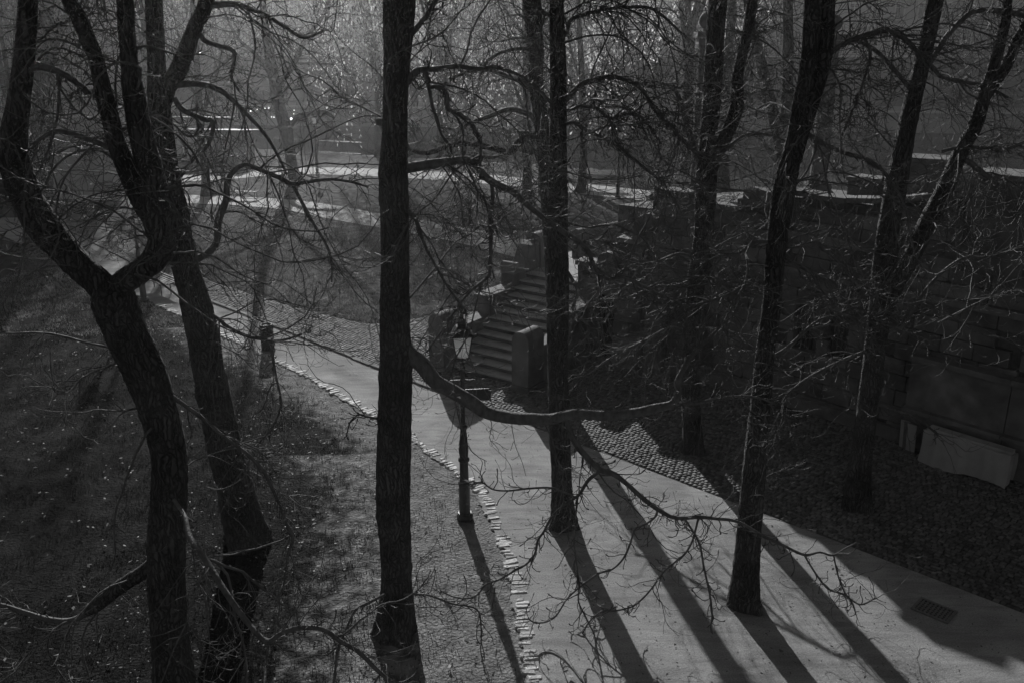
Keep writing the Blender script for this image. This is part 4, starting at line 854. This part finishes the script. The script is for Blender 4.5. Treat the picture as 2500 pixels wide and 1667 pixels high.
make_tree('thick foot tree on the river verge left of the columns', ground(1770, 490).y,
    [(1770, 492, 40), (1768, 470, 32), (1766, 420, 28), (1766, 330, 26), (1772, 200, 24), (1784, 60, 20), (1790, -60, 16), (1796, -240, 9)],
    [[(1768, 300, 12), (1800, 230, 11), (1830, 150, 9), (1850, 40, 6)], [(1770, 220, 10), (1740, 150, 9), (1720, 60, 6)]],
    205, 35, 220, 700, L1=(2, 5), group=G2, zmin=4, tw=1.8, S=14, down=.06, bud=False)
make_tree('slanting stem rising behind the columns on the river verge', 45.0,
    [(1925, 510, 36), (1912, 400, 32), (1900, 330, 30), (1881, 250, 28), (1860, 161, 25), (1839, 71, 22), (1825, 0, 18), (1800, -150, 12)],
    [[(1915, 420, 28), (1918, 300, 27), (1922, 180, 26), (1924, 107, 25), (1924, 0, 22), (1926, -150, 14)], [(1885, 265, 9), (1840, 230, 8), (1800, 240, 6), (1780, 270, 4)]],
    206, 40, 260, 900, L1=(1.5, 4.5), group=G2, zmin=3, tw=1.9, S=14, down=.08, bud=False)
# --- weeping willows still holding pale leaves
def willow(label, X, Y, H, trunk_r, seed, nb=9, ns=230, spread=7.0, leaves=15000, lw=.05, ll=.17, low=1.5, m='willow_leaf', z0=0.0):
    r = np.random.default_rng(seed); t = thing('willow_tree', label, 'tree', (X, Y, z0), 0, 'leafy trees by the river')
    lean = r.normal(0, .25, 2); p = smooth_pts([(0, 0, -.1, trunk_r * 1.25), (lean[0] * .3, lean[1] * .3, H * .15, trunk_r), (lean[0], lean[1], H * .32, trunk_r * .9), (lean[0] * 2, lean[1] * 2, H * .5, trunk_r * .7), (lean[0] * 3, lean[1] * 3, H * .72, trunk_r * .4), (lean[0] * 3.4, lean[1] * 3, H * .92, trunk_r * .12)], 6)
    tc = (p[:, :3], p[:, 3]); trunk_mesh('trunk', tc, M['bark'], t, S=14, seed=seed, flare=.6)
    ch = []
    for k in range(nb):
        a = 6.28 * k / nb + r.uniform(-.3, .3); k0 = int(len(p) * r.uniform(.35, .75)); s = p[k0, :3]; ro = spread * r.uniform(.45, .9)
        e = np.array([math.cos(a), math.sin(a), 0]) * ro; z = H * r.uniform(.8, 1.05) - s[2]
        L = smooth_pts([(*s, p[k0, 3] * .7), (*(s + e * .3 + np.array([0, 0, z * .6])), p[k0, 3] * .45), (*(s + e * .7 + np.array([0, 0, z])), p[k0, 3] * .25), (*(s + e * 1.1 + np.array([0, 0, z * .8])), .02)], 6)
        c = (L[:, :3], L[:, 3]); trunk_mesh('limb', c, M['bark'], t, S=8, seed=seed + k); ch.append(c)
    pos, tan, rd = sample(r, ch, ns, .3, 1)
    Ls = np.clip(pos[:, 2] - low - r.uniform(0, H * .36, ns), 1.0, None)
    st = grow(r, pos, tan, Ls * 1.12, np.full(ns, .018), 22, (.3, 1.0), .10, .34, -.6)
    v, q = tubes(st[0], st[1], 3); tag(link('strands', np_mesh('strands', v, q, smooth=True), M['bark_limb'], t), None, None, None, 'stuff')
    lp, lt, _ = sample_arr(r, st[0], st[1], leaves, .08, 1)
    ok = vnoise(lp[:, 0] + X, lp[:, 2] * 1.2 + lp[:, 1], 1.5, seed + 3) > r.normal(-.12, .3, leaves); lp, lt = lp[ok], lt[ok]; n = len(lp)
    d = unit(lt * .5 + r.normal(0, .6, (n, 3)) + np.array([0, 0, -.45])); w = unit(np.cross(d, r.normal(0, 1, (n, 3)))); s = r.uniform(.6, 1.35, (n, 1))
    V = np.stack([lp, lp + d * ll * .5 * s + w * lw * .5 * s, lp + d * ll * s, lp + d * ll * .5 * s - w * lw * .5 * s], 1).reshape(-1, 3)
    tag(link('leaves', np_mesh('leaves', V, np.arange(len(V)).reshape(-1, 4)), M[m], t), None, None, None, 'stuff')
    return t
willow('weeping willow with pale sunlit leaves behind the middle trunk', -5.5, 74, 18, .4, 301, spread=8, ns=360, leaves=17000, lw=.095, ll=.27, low=2)
willow('weeping willow with bright leaves between the middle trunk and the slim tree', 2.4, 70.5, 17, .35, 302, spread=7, ns=320, leaves=15000, lw=.095, ll=.27, low=2)
willow('pale leafed willow standing by the water behind the riverside bench', 12.5, 66.5, 16, .4, 303, spread=6, ns=110, leaves=5500, low=7, lw=.1, ll=.28)
willow('hazy leafy willow on the far bank behind the forked tree', -24, 140, 20, .5, 304, spread=11, ns=260, leaves=15000, lw=.2, ll=.5, z0=6.6)
willow('tall hazy willow on the far bank beyond the hut', -46, 143, 22, .5, 305, spread=11, ns=260, leaves=15000, lw=.2, ll=.5, z0=6.6)
willow('hazy leafy tree on the far bank behind the middle trunk', -8, 139, 18, .5, 309, spread=10, ns=240, leaves=13000, lw=.2, ll=.5, z0=6.6)
willow('dim leafy tree in front of the pale house at the far left', -27, 52, 14, .25, 306, spread=5, ns=150, leaves=12000, lw=.07, ll=.12, m='ivy_leaf', low=4)
willow('small leaved evergreen tree between the pale house and the hut', -33, 66, 15, .3, 307, spread=6, ns=200, leaves=22000, lw=.09, ll=.14, m='ivy_leaf', low=3)
willow('broad evergreen tree added to shade the left path, behind the slim far tree', -27.5, 71, 19, .35, 308, spread=6.5, ns=240, leaves=26000, lw=.1, ll=.16, m='ivy_leaf', low=5)  # dense crown put in for the shade it throws on the left
willow('low hanging willow by the bank between the forked tree and the middle trunk', -10.8, 76.5, 17, .35, 310, spread=6, ns=170, leaves=8000, lw=.095, ll=.27, low=4)
# ================================================================== STREET FURNITURE
def street_lamp(loc, label, sign=False, rz=0.0):
    t = thing('street_lamp', label, 'street lamp', loc, rz, 'old iron street lamps')
    b = MB(); b.lathe([(.17, -.05), (.17, .05), (.14, .09), (.14, .12)], seg=12); b.build('base', M['iron'], t, bevel=0)
    b = MB(); b.lathe([(.115, .1), (.115, .74), (.125, .76), (.125, .81), (.092, .84), (.088, 1.26), (.115, 1.29), (.115, 1.33), (.085, 1.36), (.096, 1.48), (.09, 1.62), (.066, 1.9), (.06, 1.98), (.085, 2.01), (.085, 2.04), (.058, 2.07), (.072, 2.1), (.045, 2.13), (.038, 3.22), (.06, 3.25), (.06, 3.29), (.035, 3.32), (.03, 3.5)], seg=14); b.build('post', M['iron'], t, smooth=True)
    b = MB(); b.bar((-.24, 0, 3.02), (.24, 0, 3.02), .012, 6)
    for s in (-1, 1): b.lathe([(.001, -.02), (.02, 0), (.001, .02)], c=(.25 * s, 0, 3.02), seg=8)
    b.build('ladder_bar', M['iron'], t)
    lan = MB(); c = [(math.cos(math.pi / 4 + k * math.pi / 2), math.sin(math.pi / 4 + k * math.pi / 2)) for k in range(4)]
    rb, rt, z0, z1 = .165, .265, 3.5, 3.95
    for k in range(4):
        lan.bar((c[k][0] * rb, c[k][1] * rb, z0), (c[k][0] * rt, c[k][1] * rt, z1), .013, 5)
        lan.bar((c[k][0] * rb, c[k][1] * rb, z0), (c[(k + 1) % 4][0] * rb, c[(k + 1) % 4][1] * rb, z0), .015, 5)
        lan.bar((c[k][0] * rt, c[k][1] * rt, z1), (c[(k + 1) % 4][0] * rt, c[(k + 1) % 4][1] * rt, z1), .017, 5)
        lan.bar((c[k][0] * .05, c[k][1] * .05, 3.36), (c[k][0] * rb, c[k][1] * rb, z0), .01, 5)
    fr = lan.build('lantern_frame', M['iron'], t)
    for k in range(4):
        k2 = (k + 1) % 4; g = MB(); f = .93
        q = [(c[k][0] * rb * f, c[k][1] * rb * f, z0 + .012), (c[k2][0] * rb * f, c[k2][1] * rb * f, z0 + .012), (c[k2][0] * rt * f, c[k2][1] * rt * f, z1 - .012), (c[k][0] * rt * f, c[k][1] * rt * f, z1 - .012)]
        g.add(q, [(0, 1, 2, 3)]); g.build('pane', M['lantern_glass'], fr)
    rf = MB(); rf.lathe([(.30, z1), (.305, z1 + .02), (.27, z1 + .05), (.15, z1 + .17), (.11, z1 + .19), (.11, z1 + .24), (.135, z1 + .25), (.12, z1 + .28), (.05, z1 + .33)], seg=4, mtx=Matrix.Rotation(math.pi / 4, 4, 'Z')); ro = rf.build('lantern_roof', M['iron'], t)
    for k in range(4):
        q = MB(); q.lathe([(.012, 0), (.02, .03), (.004, .07)], c=(c[k][0] * .29, c[k][1] * .29, z1 + .02), seg=6); q.build('corner_knob', M['iron'], ro)
    f = MB(); f.lathe([(.03, z1 + .32), (.045, z1 + .35), (.02, z1 + .38), (.028, z1 + .40), (.004, z1 + .46)], seg=8); f.build('finial', M['iron'], t, smooth=True)
    return t
g = ground(1135, 1262)
lamp = street_lamp((g.x, g.y, 0), 'nearest iron street lamp with lantern, in front of the staircase', rz=R(8))
q = MB(); q.box((.30, -.06, 2.72), (.50, .03, .25)); q.box((.03, -.05, 2.76), (.06, .05, .03)); q.box((.03, -.05, 2.68), (.06, .05, .03)); sg = q.build('sign_board', M['iron'], lamp, bevel=.004); sg['label'] = 'dark rectangular sign board seen from behind'
street_lamp((-13.8, 33.3, 0), 'iron street lamp beside the slatted bench, behind the forked tree', rz=R(30))
street_lamp((*ground(775, 424).xy, 0), 'distant iron street lamp on the riverside path by the willow', rz=R(20))
street_lamp((*ground(1508, 482).xy, 0), 'distant iron street lamp right of the riverside bench', rz=R(50))
# litter bin
g = ground(655, 856)
t = thing('litter_bin', 'round dark litter bin standing on the edge of the lawn', 'bin', (g.x, g.y, 0))
b = MB(); b.lathe([(.20, .04), (.205, .06), (.205, .72), (.212, .74), (.212, .80), (.195, .81), (.15, .81), (.15, .70), (.14, .3)], seg=28); b.build('drum', M['bin_metal'], t, smooth=True)
b = MB(); b.lathe([(.23, -.02), (.23, .03), (.2, .05)], seg=24); b.build('foot', M['stone_trim'], t)
b = MB(); b.lathe([(.216, .84), (.216, .87), (.15, .87), (.15, .84)], seg=28, cap=False)
b.f.append(tuple(range(0, 28))); b.build('rim', M['bin_metal'], t)
for k in range(3):
    a = 2.1 * k; b = MB(); b.bar((.19 * math.cos(a), .19 * math.sin(a), .8), (.19 * math.cos(a), .19 * math.sin(a), .85), .01, 5); b.build('spacer', M['bin_metal'], t)
# benches
def bench(loc, rz, label, L=1.8, back=True, nseat=5):
    t = thing('park_bench', label, 'bench', loc, rz, 'slatted park benches')
    for k in range(nseat):
        b = MB(); b.box((0, -.18 + k * .095, .45 + .004 * (k - 2) ** 2), (L, .075, .035)); b.build('seat_slat', M['wood'], t, bevel=.006)
    if back:
        for k in range(5):
            b = MB(); b.box((0, .27 + k * .025, .55 + k * .095), (L, .03, .075)); b.build('back_slat', M['wood'], t, bevel=.006)
    for s in (-1, 1):
        for y in (-.17, .2):
            b = MB(); b.bar((s * (L / 2 - .2), y, -.03), (s * (L / 2 - .2), y, .43), .022, 8); b.build('leg', M['iron'], t)
        b = MB(); b.box((s * (L / 2 - .2), .01, .42), (.045, .46, .03))
        if back: b.bar((s * (L / 2 - .2), .25, .40), (s * (L / 2 - .2), .395, 1.0), .02, 6)
        b.build('support', M['iron'], t)
    return t
g = ground(385, 712); bench((g.x, g.y, 0), R(-46), 'slatted bench by the street lamp at the path edge on the left', 1.9, False, 8)
g = ground(1470, 466); bench((g.x, g.y, 0), R(-8), 'slatted bench with backrest facing the river', 2.6)
g = ground(1095, 552); bench((g.x, g.y, 0), R(-20), 'long plank bench on the lawn behind the staircase', 2.6, False, 4)
g = ground(590, 486); bench((g.x, g.y, 0), R(-6), 'plank bench on the far lawn near the slim tree', 2.2, False, 4)
# drain grate
g = ground(2280, 1490); t = thing('drain_grate', 'rectangular iron drain grate set in the sand by the cobbles', 'drain', (g.x, g.y, .012), R(-44)); t.scale = (.78, .78, 1)
b = MB()
for c, d in (((0, .27, 0), (.80, .06, .03)), ((0, -.27, 0), (.80, .06, .03)), ((.37, 0, 0), (.06, .48, .03)), ((-.37, 0, 0), (.06, .48, .03))): b.box(c, d)
b.build('frame', M['grate'], t)
for k in range(8):
    b = MB(); b.box((-.295 + k * .0843, 0, -.004), (.04, .48, .02)); b.build('bar', M['grate'], t)
for k in range(5):
    b = MB(); b.box((0, -.16 + k * .08, -.002), (.68, .028, .018)); b.build('cross_bar', M['grate'], t)
b = MB(); b.box((0, 0, -.0035), (.69, .49, .002)); b.build('pit', M['dark'], t)
# tarpaulin covered stack against the wall
p, an, n = wall_pt(cum[4] + 2.6, .60)
t = thing('covered_stall', 'low stack under a creased white tarpaulin against the terrace wall', 'tarpaulin', (p.x, p.y, 0), an)
L, D, Hh = 1.95, .34, .76; nu, nv = 46, 34; V = []; Q = []
for j in range(nv):
    f = j / (nv - 1); s = f * (Hh + D + Hh * .9)
    for i in range(nu):
        x = (i / (nu - 1) - .5) * L
        if s < Hh: y, z = -D / 2, s + .05
        elif s < Hh + D: y, z = -D / 2 + (s - Hh), Hh + .05
        else: y, z = D / 2, Hh - (s - Hh - D) + .05
        crease = .018 * math.sin(x * 5.1 + f * 4) + .014 * math.sin(x * 11 - f * 9) + .01 * math.sin(x * 23 + f * 3)
        if s < Hh: y += crease * 1.6 * (1 - .4 * s / Hh) - .10 * (1 - s / Hh); z += .05 * math.sin(x * 2.7) * (1 - s / Hh)
        else: z += crease * .8 - .03 * abs(math.sin(x * 1.6))
        V.append((x + .02 * math.sin(f * 9 + x), y, z))
for j in range(nv - 1):
    for i in range(nu - 1): k = j * nu + i; Q.append((k, k + 1, k + nu + 1, k + nu))
me = np_mesh('tarpaulin', np.array(V), np.array(Q), smooth=True); link('tarpaulin', me, M['tarp'], t)
b = MB(); b.box((0, .02, .43), (L - .12, D - .1, .84)); b.build('stacked_boards', M['hut'], t)
t = thing('notice_frame', 'small white boards leaning by the tarpaulin at the wall foot', 'board', tuple(wall_pt(cum[4] + 1.15, .36)[0]), an)
for k in range(3):
    b = MB(); b.box((.10 * k - .1, -.04 * k, .37), (.22, .02, .74), Matrix.Rotation(.12, 4, 'X')); b.build('board', M['tarp' if k != 1 else 'wood'], t)
# ================================================================== FAR SETTING
WATER_Z = -2.7
sheet('river', [(-400, 55), (400, 20), (400, 420), (-400, 420)], WATER_Z, M['water'], 'rippled river beyond the island')
FR = R(-7.0); FM = Matrix.Translation((20, 131, 0)) @ Matrix.Rotation(FR, 4, 'Z')
def fbox(c, d, name, m, parent, bevel=0): b = MB(); b.box(c, d, FM); return b.build(name, m, parent, bevel)
q = thing('embankment', 'long stone embankment wall with low quay on the far bank', 'embankment')
fbox((0, 3, -2.2), (520, 12, 4.2), 'low_quay', M['quay_top'], q)
fbox((0, 11, 2.0), (520, 5, 9.2), 'quay_wall', M['quay'], q)
fbox((0, 10.9, 6.75), (520, 5.6, .3), 'wall_coping', M['fartrim'], q)
fbox((0, -3.1, -.02), (520, .7, .22), 'quay_edge', M['fartrim'], q)
for k in range(26): fbox((-130 + k * 10.4, 8.4, 2.0), (.9, .5, 8.6), 'wall_rib', M['quay'], q)
b = MB(); b.box((0, 310, 6.55), (900, 600, .1), FM); tag(b.build('far_bank_ground', M['quay_top']), 'flat street level ground behind the embankment', None, None, 'structure')
wm = []
def far_house(x0, x1, label, storeys, roof, seed, m):
    r = random.Random(seed); w = x1 - x0; p = FM @ Vector(((x0 + x1) / 2, 26, 6.6)); t = thing('town_house', label, 'building', p, FR, 'houses along the far embankment')
    H = storeys * 4.0 + 1.2
    b = MB(); b.box((0, 6, H / 2), (w - .3, 12, H)); b.build('facade', M[m], t)
    b = MB(); b.box((0, -.25, H + .2), (w, .9, .5)); b.box((0, -.12, 4.4), (w - .4, .4, .35)); b.build('cornice', M['fartrim'], t)
    b = MB(); b.prism([(-6.4, 0), (6.4, 0), (2.5, roof), (-2.5, roof)], (-w / 2, 6, H + .4), (0, 1, 0), (0, 0, 1), (w, 0, 0)); b.build('roof', M['roof'], t)
    n = int(w / 3.1); vis = -60 < (x0 + x1) / 2 < 130
    for s in range(storeys):
        for k in range(n):
            xx = -w / 2 + (k + .5) * w / n; z = 1.2 + s * 4.0
            if s > 2: continue
            f = MB(); f.box((xx, -.03, z + 1.35), (1.7, .12, 2.75)); fo = f.build('window', M['fartrim'], t)
            f = MB(); f.box((xx, -.1, z + 1.35), (1.15, .06, 2.15)); f.build('pane', M['glassy'], fo)
            f = MB(); f.box((xx, -.15, z + 1.5), (.09, .05, 2.15)); f.box((xx, -.15, z + 1.8), (1.15, .05, .09)); f.build('glazing_bar', M['fartrim'], fo)
    return t
X = -95; i = 0
kinds = ['pale four storey town house', 'darker town house with tall roof', 'broad light grey town house', 'narrow town house with pale cornice']
places = ['at the far left of the opposite bank', 'left behind the tall willow on the opposite bank', 'behind the hazy willow on the opposite bank', 'behind the leaning forked tree across the river', 'across the river behind the middle trunk', 'across the river behind the leafy willow', 'across the river between slim trunk and columns', 'across the river behind the left column', 'across the river behind the right column', 'across the river above the curved parapet', 'across the river behind the leaning right tree', 'at the far right of the opposite bank']
for i in range(12):
    w = [22, 17, 24, 15][i % 4]
    far_house(X, X + w, kinds[i % 4] + ' ' + places[i], 4 + (i % 2), 3.5 + (i % 3), 500 + i, 'farwall' if i % 2 == 0 else 'plaster'); X += w
# pale house at the left
p = at(0, 500, 58)
t = thing('pale_house', 'pale rendered house with string courses behind the left trees', 'house', (-36.5, 58, 0), R(6))
b = MB(); b.box((0, 5, 6.5), (22, 10, 13)); b.build('wall', M['plaster'], t)
for z in (4.75, 8.6, 12.6): b = MB(); b.box((0, -.1, z), (22.2, .35, .28)); b.build('string_course', M['fartrim'], t)
for zz in range(8):
    for k in range(14):
        o = MB(); o.box((-10.6 + (k + .5 * (zz % 2)) * 1.55, -.03, .35 + zz * .55), (1.5, .12, .5)); o.build('rustic_block', M['plaster'], t, bevel=.03)
for s in range(2):
    for k in range(7):
        xx = -9.4 + k * 2.75; z = 6.6 + s * 3.85
        f = MB(); f.box((xx, -.02, z), (1.5, .16, 2.3)); fo = f.build('window', M['fartrim'], t)
        f = MB(); f.box((xx, -.09, z), (1.05, .08, 1.8)); f.build('pane', M['glassy'], fo)
        f = MB(); f.box((xx, -.15, z), (.08, .06, 1.8)); f.box((xx, -.15, z + .3), (1.05, .06, .08)); f.build('glazing_bar', M['fartrim'], fo)
        f = MB(); f.box((xx, -.15, z - 1.22), (1.7, .3, .14)); f.build('sill', M['fartrim'], fo)
b = MB(); b.prism([(-.6, 0), (10.6, 0), (5, 3.5)], (-11.3, 0, 13.0), (0, 1, 0), (0, 0, 1), (22.6, 0, 0)); b.build('roof', M['roof'], t)
# refreshment hut
t = thing('garden_hut', 'low wooden refreshment hut with glinting sheet roof by the far path', 'hut', (-23.2, 74.5, 0), R(-10))
for k in range(20): b = MB(); b.box((-2.0 + k * .21, -1.5, 1.05), (.2, .05, 2.1)); b.build('board', M['hut'], t)
for s in (-1, 1): b = MB(); b.box((2.1 * s, 0, 1.05), (.06, 2.95, 2.1)); b.build('side_wall', M['hut'], t)
b = MB(); b.box((0, 1.5, 1.1), (4.2, .05, 2.2)); b.build('back_wall', M['hut'], t)
b = MB(); b.box((0, 0, 0), (5.4, 4.2, .07), Matrix.Translation((.3, -.1, 2.4)) @ Matrix.Rotation(-.075, 4, 'X')); rf = b.build('roof', M['roof'], t)
b = MB(); b.box((.7, -1.55, 1.0), (.9, .05, 1.9)); b.build('door', M['plaster'], t)
t = thing('garden_hut', 'second shed roof glinting behind the refreshment hut', 'hut', (-27.0, 79.5, 0), R(-10))
b = MB(); b.box((0, 0, 1.3), (6.2, 3, 2.6)); b.build('wall', M['hut'], t)
b = MB(); b.box((0, 0, 0), (7, 4, .08), Matrix.Translation((0, 0, 2.95)) @ Matrix.Rotation(-.07, 4, 'X')); b.build('roof', M['roof'], t)
# railing on the bank
t = thing('river_railing', 'thin iron railing along the bank behind the far path', 'railing')
A0, A1 = Vector((-20.5, 81.0, 0)), Vector((-12.5, 77.6, 0)); n_ = 32
for k in range(n_ + 1):
    p = A0.lerp(A1, k / n_); b = MB(); b.bar(p - Vector((0, 0, .1)), p + Vector((0, 0, 1.05)), .018 if k % 8 else .035, 5); b.build('bar' if k % 8 else 'post', M['iron'], t)
for z in (.12, 1.05): b = MB(); b.bar(A0 + Vector((0, 0, z)), A1 + Vector((0, 0, z)), .022, 5); b.build('rail', M['iron'], t)
# glowing balls imitate sun glints by the hut; wire and poles are added
t = thing('glint_string', 'added string of small glowing balls imitating sun glints beside the hut under the forked tree', 'lights', (0, 0, 0))
pts = [(612, 272), (628, 268), (647, 265), (656, 264), (663, 286), (669, 287), (697, 270), (718, 270), (717, 279), (711, 291), (739, 296), (675, 310)]
W = [at(x, y, 74.5) for x, y in pts]
wb = MB()
for a, c_ in zip(W[:-1], W[1:]): wb.bar(a, c_, .012, 4)
wb.bar(W[0], Vector((W[0].x, W[0].y, 0)), .03, 6); wb.bar(W[-2], Vector((W[-2].x, W[-2].y, 0)), .03, 6); wb.build('glint_cable', M['iron'], t)
for k, p in enumerate(W):
    s = .085 if k in (9,) else .032 + .015 * (k % 3 == 0); b = MB(); b.lathe([(s * math.sin(a) + .001, -s * math.cos(a)) for a in np.linspace(0, math.pi, 8)], c=p, seg=10, cap=False); b.build('glint', M['glint'], t, smooth=True)
# ================================================================== AIR
hm = bpy.data.materials.new('haze_air'); hm.use_nodes = True; n, l = hm.node_tree.nodes, hm.node_tree.links
for x in list(n):
    if x.type == 'BSDF_PRINCIPLED': n.remove(x)
pv = n.new('ShaderNodeVolumePrincipled'); pv.inputs['Color'].default_value = (.9, .9, .9, 1); pv.inputs['Density'].default_value = 0.0011; pv.inputs['Anisotropy'].default_value = 0.8
l.new(pv.outputs[0], n['Material Output'].inputs['Volume'])
b = MB(); b.box((0, 140, 14), (900, 340, 36)); hz = b.build('haze', hm); tag(hz, 'thin sunlit morning haze', None, None, 'stuff')
